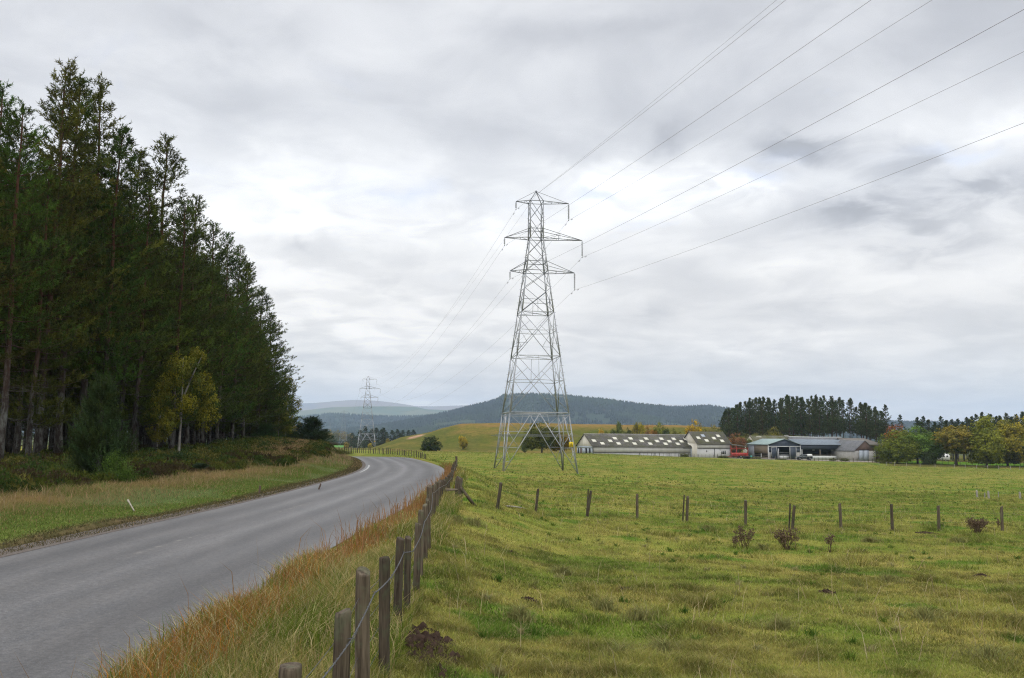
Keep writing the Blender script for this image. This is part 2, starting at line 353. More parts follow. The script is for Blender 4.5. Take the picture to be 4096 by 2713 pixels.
# road
m, nt, b = bsdf('asphalt', .62, .5); p = pos(nt); vc = N(nt, 'ShaderNodeVertexColor', layer_name='Col'); s = N(nt, 'ShaderNodeSeparateColor'); nt.links.new(vc.outputs[0], s.inputs[0])
base = mixc(nt, ramp(nt, noise(nt, p, 55, 3, .7), [(.3, 0.), (.7, 1.)]), (.040, .040, .042), (.092, .090, .090))
grit = ramp(nt, noise(nt, p, 48, 3, .7), [(.60, 0.), (.70, 1.)]); base = mixc(nt, mathn(nt, 'MULTIPLY', grit, .5), base, (.24, .23, .22))
patch = ramp(nt, noise(nt, mapv(nt, p, (1.4, .22, 1)), 1.6, 8, .7), [(.4, 0.), (.62, 1.)])
base = mixc(nt, mathn(nt, 'MULTIPLY', patch, .45), base, (.12, .113, .108))
mot = ramp(nt, noise(nt, p, 13, 9, .9), [(.38, 0.), (.62, 1.)]); base = mixc(nt, 1., base, mixc(nt, mot, (.55, .55, .56), (1.42, 1.41, 1.40)), 'MULTIPLY')
base = mixc(nt, 1., base, mixc(nt, s.outputs[0], (.58, .58, .59), (1.4, 1.4, 1.41)), 'MULTIPLY')
worn = ramp(nt, noise(nt, p, 3.5, 7, .7), [(.48, 0.), (.62, 1.)])
base = mixc(nt, mathn(nt, 'MULTIPLY', mathn(nt, 'MULTIPLY', s.outputs[1], worn), .35), base, (.34, .31, .27))
nt.links.new(base, b.inputs['Base Color']); nt.links.new(ramp(nt, s.outputs[0], [(0, .72), (1, .52)]), b.inputs['Roughness'])
bump(nt, b, noise(nt, p, 110, 3, .7), .35, .006)
m, nt, b = bsdf('gravel', .9, .2); p = pos(nt)
vo = N(nt, 'ShaderNodeTexVoronoi'); vo.inputs['Scale'].default_value = 28; nt.links.new(p, vo.inputs['Vector'])
g1 = mixc(nt, noise(nt, p, 9, 5, .7), (.045, .032, .025), (.12, .10, .085)); gs = N(nt, 'ShaderNodeSeparateColor'); nt.links.new(vo.outputs['Color'], gs.inputs[0])
nt.links.new(mixc(nt, mathn(nt, 'MULTIPLY', gs.outputs[0], .45), g1, (.17, .155, .14)), b.inputs['Base Color']); bump(nt, b, vo.outputs['Distance'], .6, .02)
simple('soil', (.022, .014, .010), (.055, .036, .027), 9, 1, .05, .9)
simple('yard_dirt', (.17, .145, .12), (.25, .22, .19), 1.5, .95, .1, .3)
# wood posts
m, nt, b = bsdf('post_wood', .85, .15); v = objc(nt); oi = N(nt, 'ShaderNodeObjectInfo')
sh = N(nt, 'ShaderNodeVectorMath', operation='ADD'); nt.links.new(v, sh.inputs[0])
cb = N(nt, 'ShaderNodeCombineXYZ'); nt.links.new(mathn(nt, 'MULTIPLY', oi.outputs['Random'], 37.), cb.inputs[0]); nt.links.new(mathn(nt, 'MULTIPLY', oi.outputs['Random'], 91.), cb.inputs[2]); nt.links.new(cb.outputs[0], sh.inputs[1]); v2 = sh.outputs[0]
gr = noise(nt, mapv(nt, v2, (16, 16, .9)), 2.2, 7, .65)
c = mixc(nt, ramp(nt, gr, [(.35, 0.), (.65, 1.)]), (.030, .022, .015), (.115, .092, .066))
c = mixc(nt, ramp(nt, noise(nt, v2, 7, 5, .6), [(.5, 0.), (.7, .65)]), c, (.085, .10, .058))
cr = ramp(nt, noise(nt, mapv(nt, v2, (40, 40, .6)), 2, 4, .6), [(.62, 0.), (.68, 1.)]); c = mixc(nt, mathn(nt, 'MULTIPLY', cr, .8), c, (.02, .016, .012))
kk = N(nt, 'ShaderNodeVectorMath', operation='SCALE'); nt.links.new(c, kk.inputs[0]); nt.links.new(mathn(nt, 'ADD', .72, mathn(nt, 'MULTIPLY', oi.outputs['Random'], .5)), kk.inputs['Scale'])
nt.links.new(kk.outputs[0], b.inputs['Base Color']); bump(nt, b, gr, .6, .008)
simple('galv', (.27, .285, .305), (.38, .395, .415), 3, .5, .4, 0, None, .35); simple('galv_dark', (.13, .14, .155), (.19, .20, .215), 4, .6, .3, 0, None, .2)
simple('wire', (.13, .135, .145), (.06, .06, .065), 8, .45, .5, 0, None, .6); simple('cable', (.22, .22, .235), None, 2, .5, .4, 0, None, .5)
simple('insulator_glass', (.09, .10, .11), None, 4, .25, .6); simple('yellow_plate', (.75, .55, .02), (.6, .42, .02), 6, .5)
simple('white_wall', (.50, .495, .475), (.40, .395, .375), .8, .85, .2, 0, (1, 1, .4)); simple('render_wall', (.44, .44, .43), (.36, .36, .35), .9, .9, .1)
simple('cream_wall', (.56, .53, .46), (.44, .41, .35), .7, .85, .2, 0, (1, 1, .3)); simple('grey_door', (.22, .25, .28), (.28, .31, .34), 1.2, .6, .3)
simple('pale_door', (.33, .37, .41), (.26, .29, .33), 1.2, .6, .3); simple('blue_sheet', (.022, .032, .048), (.034, .046, .065), .7, .5, .4, 0, (3, 3, .5))
simple('plank', (.20, .165, .12), (.12, .10, .075), 2.5, .85, .1, 0, (6, 6, .3)); simple('red_plank', (.13, .085, .065), (.085, .065, .055), 2.5, .85, .1, 0, (6, 6, .3))
simple('void_shade', (.012, .012, .012), (.02, .018, .016), 2, .9, .1); simple('concrete', (.33, .32, .30), (.24, .235, .22), 1.4, .9, .1)  # near-black: interior shade put into the colour of rear walls, holes and slits
simple('steel_white', (.50, .51, .50), (.40, .41, .40), 2, .6); simple('skylight_sheet', (.58, .57, .48), (.46, .45, .37), 1.6, .6, .3)
simple('red_paint', (.40, .035, .025), (.28, .03, .02), 2, .45, .4); simple('rubber', (.018, .018, .019), None, 6, .8); simple('glass_dark', (.02, .025, .03), None, 2, .12, .6)
simple('truck_green', (.022, .035, .034), None, 2, .25, .6); simple('truck_white', (.72, .72, .69), None, 2, .4, .5); simple('teal', (.03, .22, .19), None, 2, .5); simple('rim_grey', (.35, .35, .36), None, 6, .4, .5, 0, None, .6)
simple('lamp_glass', (.55, .55, .5), None, 6, .2, .6); simple('dead_stem', (.075, .048, .03), (.12, .08, .048), 8, .9); simple('white_stick', (.34, .31, .25), (.20, .18, .14), 5, .8)
def roofmat(name, c1, c2, moss=.0, ridges=6., tile=False):
    m, nt, b = bsdf(name, .85, .2); v = objc(nt)
    c = mixc(nt, ramp(nt, noise(nt, v, 1.3, 7, .65), [(.35, 0.), (.65, 1.)]), c1, c2)
    st = noise(nt, mapv(nt, v, (2.2, .25, .25)), 2, 5, .7); c = mixc(nt, mathn(nt, 'MULTIPLY', ramp(nt, st, [(.5, 0.), (.65, 1.)]), .5), c, tuple(x*.45 for x in c1))
    if moss: c = mixc(nt, mathn(nt, 'MULTIPLY', ramp(nt, noise(nt, v, .5, 7, .7), [(.42, 0.), (.6, 1.)]), moss), c, (.07, .075, .022))
    if tile:
        br = N(nt, 'ShaderNodeTexBrick'); br.inputs['Scale'].default_value = 1; br.inputs['Brick Width'].default_value = 1.35; br.inputs['Row Height'].default_value = 1.4
        br.inputs['Mortar Size'].default_value = .05; br.inputs['Color1'].default_value = (.8, .8, .8, 1); br.inputs['Color2'].default_value = (1.15, 1.15, 1.15, 1); br.inputs['Mortar'].default_value = (.55, .55, .55, 1)
        nt.links.new(v, br.inputs['Vector']); c = mixc(nt, 1., c, br.outputs[0], 'MULTIPLY')
    nt.links.new(c, b.inputs['Base Color'])
    wv = N(nt, 'ShaderNodeTexWave'); wv.inputs['Scale'].default_value = ridges; nt.links.new(v, wv.inputs['Vector']); bump(nt, b, wv.outputs[1], .4, .03)
roofmat('asbestos_roof', (.085, .08, .075), (.135, .125, .115), .5, 4, True); roofmat('dark_roof', (.065, .06, .052), (.10, .09, .08), .6, 4)
roofmat('green_roof', (.22, .29, .28), (.27, .34, .33), 0, 4); roofmat('blue_roof', (.14, .17, .20), (.19, .22, .25), 0, 4); roofmat('slate_roof', (.11, .115, .125), (.17, .17, .18), .1, 2)
roofmat('moss_roof', (.10, .10, .07), (.14, .13, .10), .9, 2); roofmat('brown_roof', (.11, .095, .085), (.16, .14, .125), .2, 4)
M = MATS
# ------------------------------------------------------------------ cover colours
def lerp(a, b, t): return np.asarray(a)*(1-t[:, None])+np.asarray(b)*t[:, None]
def cover(x, y, blade=False):
    x = np.asarray(x, float); y = np.asarray(y, float); s = rdist(x, y); px = 2048+FPX*x/np.maximum(y, 3)
    a = fbm(x/7, y/7, 41, 4); b2 = fbm(x/1.7, y/1.7, 51, 4); c0 = fbm(x/26, y/26, 61, 3)
    g = lerp((.114, .152, .024), (.186, .186, .042), smooth01((.35*a+.65*b2-.36)/.22))
    g = lerp(g, (.22, .185, .055), smooth01((b2*.7+c0*.3-.52)/.14)*.42)
    g = lerp(g, (.05, .12, .010), smooth01((fbm(x/1.9, y/1.9, 71, 3)-.67)/.05)*.75)
    g = g*(.86+.18*c0[:, None])
    # right verge
    o = lerp((.10, .125, .018), (.24, .20, .065), smooth01((b2-.38)/.25))
    rusty = smooth01((fbm(x/1.6, y/1.6, 81, 3)-.30)/.16)*smooth01((3.75-s+.5*(fbm(x/1.1, y/1.1, 85, 2)-.5))/.35)
    o = lerp(o, (.20, .095, .026), rusty*.85)
    wl = np.interp(y, [5, 15, 25, 40, 60], [5.2, 4.8, 4.2, 3.7, 3.4]); wv = smooth01((s-HW)/.3)*smooth01((wl-s)/.7)
    g = lerp(g, o, wv)
    # left verge, heather, forest floor
    l = lerp((.10, .135, .030), (.20, .155, .055), smooth01((a*.4+b2*.6-.40)/.2)*smooth01((-s-5.0-3*(a-.5))/2.))
    l = lerp(l, (.15, .19, .075), smooth01((fbm(x/3, y/4, 91, 3)-.5)/.15)*smooth01((9-np.abs(s))/3)*.7)
    he = lerp((.034, .022, .014), (.075, .065, .014), smooth01((fbm(x/3.2, y/3.2, 101, 3)-.47)/.08))
    he = lerp(he, (.11, .07, .028), smooth01((fbm(x/2.2, y/2.2, 111, 3)-.58)/.08)*.7)
    l = lerp(l, he, smooth01((-s-np.interp(y, [30, 40, 51, 67, 110], [9.4, 8.8, 7.6, 6.0, 6.2])-2.*(a-.5))/1.6))
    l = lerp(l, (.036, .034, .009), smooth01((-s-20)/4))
    l = lerp(l, (.075, .065, .03), smooth01((s+3.95)/.4))
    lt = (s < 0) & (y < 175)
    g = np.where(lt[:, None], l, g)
    # grassy mound behind the barns and the far plain
    kn = lerp((.085, .088, .020), (.135, .108, .03), smooth01((fbm(x/16, y/9, 121, 4)-.42)/.2))
    kn = lerp(kn, (.22, .13, .05), smooth01((height0(x, y)-6.0)/1.5)*.7)
    g = lerp(g, kn, smooth01((y-312)/12))
    rough_ = smooth01((y-236)/8)*smooth01((270-y)/5)*smooth01((px-3520)/50); g = lerp(g, (.075, .065, .022), rough_*.9); lawn = smooth01((y-266)/8)*smooth01((318-y)/6)*smooth01((px-3560)/60)
    g = lerp(g, (.075, .15, .012), lawn)
    pl = lerp((.10, .115, .035), (.07, .08, .03), smooth01((fbm(x/120, y/120, 131, 3)-.45)/.1))
    pl = lerp(pl, (.09, .21, .045), smooth01((x+390+.05*(y-900))/30)*smooth01((1450-y)/80)*smooth01((y-640)/80)*smooth01((1402-px)/12)*(x < -60))
    g = lerp(g, pl, smooth01((y-520)/60))
    sc = smooth01(1.6-2.2*np.hypot((px-1672-.0*(y-365))/62, (y-371-(px-1670)*.10)/9.)+1.6*(fbm(x/2.5, y/2.5, 141, 3)-.5))
    g = lerp(g, (.33, .21, .15), sc)
    return g
def height0(x, y): return field(x, y)
# ------------------------------------------------------------------ ground, road
def make_ground():
    u = np.concatenate([np.linspace(-3.5, -.75, 46)[:-1], np.linspace(-.75, .75, 620), np.linspace(.75, 3.5, 46)[1:]])
    Y = np.concatenate([np.linspace(-60, -4, 12)[:-1], np.exp(np.linspace(np.log(16.), np.log(15500+20.), 640))-20])
    U, YY = np.meshgrid(u, Y, indexing='ij'); X = np.clip(U*(np.maximum(YY, -2)+9.), -10300, 10300)
    z = height(X.ravel(), YY.ravel()).reshape(X.shape)
    nu, ny = X.shape; i = np.arange(nu-1)[:, None]*ny; j = np.arange(ny-1)[None]
    F = np.stack([i+j, i+ny+j, i+ny+j+1, i+j+1], -1).reshape(-1, 4)
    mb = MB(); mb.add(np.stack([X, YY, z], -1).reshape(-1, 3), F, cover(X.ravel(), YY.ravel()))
    return tag(mb.build('ground', M['ground_cover'], smooth=True), kind='structure')
ground = make_ground()
def ribbon(name, s0, s1, ns, mat, i0, i1, zf, colf):
    P = RL[i0:i1]; T = np.gradient(P, axis=0); T /= np.linalg.norm(T, axis=1, keepdims=True); Nn = np.stack([T[:, 1], -T[:, 0]], 1)
    Sv = np.linspace(s0, s1, ns); Q = P[:, None]+Nn[:, None]*Sv[None, :, None]
    z = zf(Q[..., 0], Q[..., 1], Sv[None]+0*Q[..., 0])
    n = len(P); i = np.arange(n-1)[:, None]*ns; j = np.arange(ns-1)[None]
    F = np.stack([i+j, i+j+1, i+ns+j+1, i+ns+j], -1).reshape(-1, 4)
    V = np.concatenate([Q, z[..., None]], -1).reshape(-1, 3)
    arc = np.concatenate([[0], np.cumsum(np.hypot(*np.diff(P, axis=0).T))])[:, None]+0*Q[..., 0]
    mb = MB(); mb.add(V, F, colf((Sv[None]+0*Q[..., 0]).ravel(), arc.ravel())); return tag(mb.build(name, mat, smooth=True), kind='structure')
def rcol(s, a):
    wheel = np.exp(-((s-1.75)/.42)**2)+np.exp(-((s-.62)/.3)**2)*.6+np.exp(-((s+1.9)/.4)**2)*.8+np.exp(-((s+.75)/.32)**2)*.6
    pol = .62-.42*wheel+.25*np.exp(-((s-.05)/.2)**2)+.12*np.exp(-((s+1.3)/.2)**2)
    pol = pol+.25*(fbm(a/6, s*1.5, 151, 4)-.5)+.15*smooth01((abs(s)-2.3)/.3)
    ln = np.exp(-((s+.62)/.05)**2)*(((a-2) % 9) < 4.2)
    return np.stack([np.clip(pol, 0, 1), np.clip(ln, 0, 1), 0*s], 1)
ribbon('road', -HW, HW, 111, M['asphalt'], 0, len(RL), lambda x, y, s: roadz(y)+.012*(1-(s/HW)**2), rcol)
ribbon('road_edge_gravel', -HW-.62, -HW+.03, 6, M['gravel'], 0, 12*7, lambda x, y, s: np.where(s > -HW-.02, roadz(y)+.006, height(x, y)+.012), lambda s, a: np.ones((len(s), 3)))
_w = simple('worn_paint', (.55, .55, .53), (.15, .15, .15), 6, .7)
ribbon('road_edge_line', -HW+.22, -HW+.32, 3, _w, 61, 75, lambda x, y, s: roadz(y)+.012*(1-(s/HW)**2)+.004, lambda s, a: np.ones((len(s), 3)))

# ------------------------------------------------------------------ hills
def make_hill(name, D, prof, Yf, Yb, cols, z0=-9, u0=-.6, u1=.6, nu=420, nv=70, seed=0, rough=1., trees=0, th=13, tcol=(.020, .034, .028), bare=None):
    pxs = np.array([p[0] for p in prof], float); pys = np.array([p[1] for p in prof], float)
    def Z(X, Y):
        px = 2048+FPX*X/Y
        hor = 1750+(px-2048)*math.tan(ROLL)
        cr = 2.2+(hor-np.interp(px, pxs, pys))/FPX*D
        cr = cr - th*.8*(trees > 0)
        t = (Y-Yf)/(D-Yf); f = np.where(t < 1, np.clip(t, 0, 1)**1.15*(1-.08*np.sin(np.pi*np.clip(t, 0, 1))), 1-.9*np.clip((Y-D)/(Yb-D), 0, 1)**1.3)
        n = rough*(fbm(X/D*14, Y/D*14, seed, 5)-.5)*(cr-z0)*.35*np.sin(np.pi*np.clip(t, 0, 1))
        return z0+(cr-z0)*f+n
    u = np.linspace(u0, u1, nu); Y = np.concatenate([np.linspace(Yf, D, nv), np.linspace(D, Yb, 22)[1:]])
    U, YY = np.meshgrid(u, Y, indexing='ij'); X = U*YY; z = Z(X, YY)-1*(YY <= Yf)
    n1, n2 = X.shape; i = np.arange(n1-1)[:, None]*n2; j = np.arange(n2-1)[None]
    F = np.stack([i+j, i+n2+j, i+n2+j+1, i+j+1], -1).reshape(-1, 4)
    n = fbm(X.ravel()/D*22, YY.ravel()/D*10, seed+9, 4); c = lerp(cols[0], cols[1], smooth01((n-.42)/.16))
    if bare is not None: c = bare(X.ravel(), YY.ravel(), z.ravel(), c)
    mb = MB(); mb.add(np.stack([X, YY, z], -1).reshape(-1, 3), F, c); tag(mb.build(name, M['ground_cover'], smooth=True), kind='structure')
    if trees:
        tu = rng.uniform(u0, u1, trees); tY = Yf+(D*1.02-Yf)*rng.uniform(.02, 1, trees)**.8
        keep = (tu > -.30) & (fbm(tu*40, tY/D*16, seed+19, 4) > .34); tu = tu[keep]; tY = tY[keep]; tX = tu*tY; k = len(tX)
        # a dense fringe on the crest
        ku = rng.uniform(-.27, u1, 5200); kY = D*rng.uniform(.97, 1.01, len(ku)); tX = np.concatenate([tX, ku*kY]); tY = np.concatenate([tY, kY]); k = len(tX)
        tz = Z(tX, tY)-1; h = th*rng.uniform(.75, 1.3, k); r = h*rng.uniform(.17, .26, k)
        ang = np.arange(5)*2*math.pi/5
        ring = np.stack([tX[:, None]+r[:, None]*np.cos(ang), tY[:, None]+r[:, None]*np.sin(ang), np.repeat((tz+h*.12)[:, None], 5, 1)], -1)
        tip = np.stack([tX, tY, tz+h], -1)[:, None]; mid = ring*0; mid = (ring-tip)*.62+tip; mid[..., 2] = (tz+h*.55)[:, None]
        V = np.concatenate([ring, mid*np.array([1, 1, 1]), tip], 1)          # 11 verts
        b = np.arange(k)[:, None, None]*11; q = np.array([[a, (a+1) % 5, 5+(a+1) % 5, 5+a] for a in range(5)])[None]; t3 = np.array([[5+a, 5+(a+1) % 5, 10] for a in range(5)])[None]
        cc = lerp(np.array(tcol), np.array(tcol)*np.array([1.8, 1.7, 1.1]), smooth01((fbm(tX/D*22, tY/D*10, seed+9, 4)-.44)/.14))*rng.uniform(.8, 1.25, (k, 1))
        mb = MB(); V = V.reshape(-1, 3); mb.add(V, (b+q).reshape(-1, 4), np.repeat(cc, 11, 0)); mb.F.append((b+t3).reshape(-1, 3))
        tag(mb.build('hill_forest', M['grass_blade']), 'dense conifer plantation covering the blue '+name.replace('_', ' '), 'forest', kind='stuff')
make_hill('wooded_hill', 3600, [(-800, 1760), (900, 1742), (1400, 1712), (1500, 1700), (1600, 1685), (1700, 1665), (1771, 1651), (1850, 1631), (1985, 1597), (2016, 1578), (2128, 1571), (2267, 1580), (2422, 1595), (2561, 1614), (2699, 1626), (2838, 1621), (2941, 1635), (3100, 1655), (3300, 1680), (3600, 1685), (4100, 1692), (5000, 1700)],
     2500, 4600, [(.028, .042, .032), (.045, .058, .035)], seed=3, trees=46000, th=14,
     bare=lambda X, Y, z, c: lerp(c, (.20, .10, .07), smooth01(1.5-2.4*np.hypot((2048+FPX*X/Y-2330)/170, (Y-3380)/60.)+2*(fbm(X/90, Y/60, 8, 3)-.5))))
make_hill('low_ridge', 5000, [(-800, 1700), (900, 1690), (1150, 1676), (1218, 1664), (1327, 1650), (1416, 1655), (1564, 1663), (1667, 1661), (1771, 1655), (2100, 1660), (4100, 1700)], 3900, 6000, [(.026, .04, .034), (.04, .052, .036)], seed=13, trees=16000, th=14, nu=300)
make_hill('forest_slope', 8200, [(-800, 1680), (900, 1660), (1203, 1645), (1327, 1631), (1446, 1627), (1593, 1627), (1667, 1629), (1712, 1639), (1771, 1641), (2100, 1650), (4100, 1700)], 6200, 9500, [(.06, .085, .035), (.12, .12, .05)], seed=23, nu=300, rough=.7)
make_hill('moorland_hill', 13500, [(-800, 1660), (900, 1626), (1174, 1616), (1268, 1613), (1357, 1605), (1416, 1601), (1505, 1604), (1593, 1614), (1667, 1626), (1741, 1627), (1850, 1623), (2300, 1640), (4100, 1700)], 9600, 15200, [(.13, .10, .09), (.20, .13, .08)], seed=33, nu=300, rough=.6)

# ------------------------------------------------------------------ grasses
def blades(x, y, h, w, col, lean=.35, bend=True, mb=None, zoff=0., head=0.):
    k = len(x); z = height(x, y)-.01+zoff; a = rng.uniform(0, 2*math.pi, k); d = rng.uniform(0, 2*math.pi, k)
    l = h*lean*rng.uniform(.2, 1.4, k); bx = np.cos(a)*w/2; by = np.sin(a)*w/2; lx = np.cos(d)*l; ly = np.sin(d)*l
    col = col*rng.uniform(.72, 1.3, (k, 1))*(1+rng.uniform(-.08, .08, (k, 3)))
    if bend:
        V = np.stack([np.stack([x-bx, y-by, z], -1), np.stack([x+bx, y+by, z], -1),
                      np.stack([x-bx*.8+lx*.3, y-by*.8+ly*.3, z+h*.6], -1), np.stack([x+bx*.8+lx*.3, y+by*.8+ly*.3, z+h*.6], -1),
                      np.stack([x+lx, y+ly, z+h*rng.uniform(.75, 1.05, k)], -1)], 1)
        b = np.arange(k)[:, None]*5; mb = mb or MB(); n0 = mb.n
        mb.add(V.reshape(-1, 3), b+np.array([0, 1, 3, 2]), np.repeat(col, 5, 0)); mb.F.append(n0+b+np.array([2, 3, 4]))
    else:
        V = np.stack([np.stack([x-bx, y-by, z], -1), np.stack([x+bx, y+by, z], -1), np.stack([x+lx, y+ly, z+h], -1)], 1)
        mb = mb or MB(); mb.add(V.reshape(-1, 3), np.arange(k)[:, None]*3+np.array([0, 1, 2]), np.repeat(col, 3, 0))
    return mb
def sow(n, Y0, Y1, umin, umax, filt):
    Y = np.sqrt(rng.uniform(Y0**2, Y1**2, n)); u = rng.uniform(umin, umax, n); x = u*Y; m = filt(x, Y); return x[m], Y[m]
def field_grass():
    mb = MB(); f = lambda x, y: rdist(x, y) > np.interp(y, [5, 15, 25, 40, 60], [4.9, 4.7, 4.2, 3.8, 3.6])
    for (Y0, Y1, n, hh, ww) in ((7, 13, 260000, .075, .007), (13, 24, 260000, .08, .011), (24, 45, 170000, .085, .020), (45, 90, 170000, .10, .035), (90, 250, 150000, .12, .07)):
        x, y = sow(n, Y0, Y1, -.20 if Y0 < 20 else -.14, .62, f)
        t = fbm(x/.8, y/.8, 161, 3); t2 = fbm(x/2.6, y/2.6, 171, 3)
        k = rng.uniform(0, 1, len(x)) < .55+.9*(t-.3)
        x, y, t, t2 = x[k], y[k], t[k], t2[k]
        h = hh*(.62+1.3*smooth01((t-.45)/.3)*(.3+smooth01((t2-.4)/.25)))*rng.uniform(.6, 1.4, len(x))
        c = cover(x, y)*1.15; c = c*(.66+.74*smooth01((fbm(x/.42, y/.42, 163, 3)-.3)/.4))[:, None]; r = rng.uniform(0, 1, len(x)); c = np.where((r < .22)[:, None], c*.4+np.array([.31, .26, .12])*.65, c)
        c = np.where((r > .86)[:, None], c*.6+np.array([.03, .07, .01])*.5, c)
        blades(x, y, h, ww*rng.uniform(.7, 1.4, len(x)), c, 1.0, Y0 < 24, mb)
    # rushy tussocks and tall bents
    tx, ty = sow(1500, 8, 110, -.1, .62, lambda x, y: rdist(x, y) > 5.0)
    tx = list(tx); ty = list(ty); big = [.10]*len(tx)
    for (px, py, r) in ((3700, 2480, .42), (2560, 2480, .4), (2420, 2440, .3), (1830, 2090, .5), (1900, 2100, .4), (3950, 2640, .5), (2660, 2620, .35), (3560, 2330, .35), (2250, 2300, .3), (3050, 2200, .3), (2830, 2120, .35), (3480, 2170, .3), (3830, 2170, .35), (2480, 2640, .3), (3130, 2520, .3), (2080, 2480, .25)):
        p = hit(px, py); tx.append(p[0]); ty.append(p[1]); big.append(r)
    for X, Yv, r in zip(tx, ty, big):
        bigk = r > .2; n = 240 if bigk else int(np.clip(900/Yv, 14, 60)); r2 = r*rng.uniform(.6, 1.5) if not bigk else r
        q = np.abs(rng.normal(0, r2*.6, n)); a = rng.uniform(0, 6.28, n); x = X+q*np.cos(a); y = Yv+q*np.sin(a)
        h = (.22 if bigk else .13)*rng.uniform(.5, 1.5, n)*np.exp(-q/r2*.5)
        c0 = [(.17, .18, .055), (.095, .14, .02), (.25, .23, .10), (.06, .115, .016)][rng.integers(0, 4)] if not bigk else (.20, .195, .07)
        blades(x, y, h, np.full(n, .008+.0004*Yv), np.tile(c0, (n, 1)), 1.2, True, mb)
    for (n, Y0, Y1) in ((170, 8, 20), (220, 20, 60)):
        x, y = sow(n, Y0, Y1, -.1, .62, lambda x, y: rdist(x, y) > 5.)
        blades(x, y, rng.uniform(.25, .6, len(x)), .006+.0003*y, np.tile((.34, .28, .16), (len(x), 1)), .8, True, mb)
    tag(mb.build('pasture_grass', M['grass_blade']), 'tufty olive green pasture grass of the field', 'grass', kind='stuff')
def hit(px, py):
    d = ray(px, py); Y = np.exp(np.linspace(math.log(3.), math.log(900.), 2500)); P = CAM+d*(Y/d[1])[:, None]
    g = height(P[:, 0], P[:, 1]); i = np.argmax(P[:, 2] < g)
    return A3(P[i, 0], P[i, 1], g[i])
def verge_grass():
    mb = MB(); f = lambda x, y: (rdist(x, y) > HW+.02) & (rdist(x, y) < np.interp(y, [5, 15, 25, 40, 60], [5.3, 5.0, 4.5, 4.0, 3.8]))
    for (Y0, Y1, n, hh, ww) in ((2.6, 9, 90000, .30, .006), (9, 18, 80000, .33, .009), (18, 36, 60000, .33, .014), (36, 70, 50000, .30, .022)):
        Y = np.sqrt(rng.uniform(Y0**2, Y1**2, n)) if Y0 > 30 else rng.uniform(Y0, Y1, n); x = rng.uniform(-4.3, -.5, n) if Y0 < 36 else rng.uniform(-8, -2, n)
        m = f(x, Y); x = x[m]; y = Y[m]; s = rdist(x, y); t = fbm(x/.6, y/.6, 181, 3); t2 = fbm(x/1.9, y/3.1, 183, 3)
        k = rng.uniform(0, 1, len(x)) < .45+1.1*(t-.3); x, y, s, t, t2 = x[k], y[k], s[k], t[k], t2[k]
        h = hh*(.35+.9*smooth01((t2-.35)/.3))*rng.uniform(.4, 1.3, len(x))*np.where(s < 3.0, .8, 1.)*(1-.35*smooth01((s-4)/1))
        c = cover(x, y)*1.15; r = rng.uniform(0, 1, len(x)); c = np.where((r < .25)[:, None], np.array([.40, .33, .16])*.95, c); c = np.where((r > .9)[:, None], np.where((s < 3.7)[:, None], np.array([[.36, .14, .02]]), np.array([[.10, .14, .02]])), c)
        c = np.where(((r > .6) & (r < .75))[:, None], np.array([.08, .13, .015]), c)
        blades(x, y, h, ww*rng.uniform(.6, 1.3, len(x)), c, .75, True, mb)
    # tall seed stalks leaning over the tarmac
    n = 2200; y = rng.uniform(3.2, 60, n); s0 = HW-.02+rng.uniform(0, 1, n)*np.interp(y, [5, 25, 60], [1.3, .9, .35]); x = np.interp(y, RL[:, 1], RL[:, 0])+s0
    blades(x, y, rng.uniform(.35, .8, n)*np.where(rng.uniform(0, 1, n) < .12, 1.2, .75), .004+.0004*y, np.tile((.24, .13, .055), (n, 1)), .35, True, mb)
    tag(mb.build('verge_grass', M['grass_blade']), 'long rust and straw coloured grass between road and fence', 'grass', kind='stuff')
def left_verge():
    mb = MB()
    for (s0, s1, Y0, Y1, n, hh, ww) in ((HW+.15, 10.5, 11, 30, 120000, .17, .013), (HW+.1, 11, 30, 60, 120000, .2, .02), (HW+.1, 12, 60, 112, 110000, .34, .035), (HW, 16, 112, 160, 20000, .3, .06)):
        y = rng.uniform(Y0, Y1, n); s = -rng.uniform(s0, s1, n); x = np.interp(y, RL[:, 1], RL[:, 0])+s*1.0
        s = rdist(x, y); m = (s < -HW-.25) & (2048+FPX*x/y > -200); x, y, s = x[m], y[m], s[m]
        t = fbm(x/1.1, y/1.1, 191, 3); h = hh*(.35+1.6*smooth01((-s-4)/5)*(.3+t))*rng.uniform(.4, 1.3, len(x))
        c = cover(x, y)*1.1; r = rng.uniform(0, 1, len(x)); dry = smooth01((-s-4.4)/3)*.45+.08+.25*smooth01((y-58)/10); c = np.where((r < dry)[:, None], np.array([.27, .19, .09]), c)
        blades(x, y, h, ww*rng.uniform(.7, 1.3, len(x)), c, .8, True, mb)
    n = 4200; y = rng.uniform(16, 110, n); s = -rng.normal(0, 1.0, n)-np.interp(y, [30, 40, 51, 67, 110], [8.3, 7.8, 6.6, 5.0, 5.2]); x = np.interp(y, RL[:, 1], RL[:, 0])+s; m = (rdist(x, y) < -HW-1) & (fbm(y/3., x/3., 207, 3) > .45); blades(x[m], y[m], rng.uniform(.25, .55, m.sum()), .008+.0004*y[m], np.tile((.27, .20, .11), (m.sum(), 1)), .5, True, mb)
    tag(mb.build('roadside_grass', M['grass_blade']), 'green to tawny grass strip between road and pine wood', 'grass', kind='stuff')
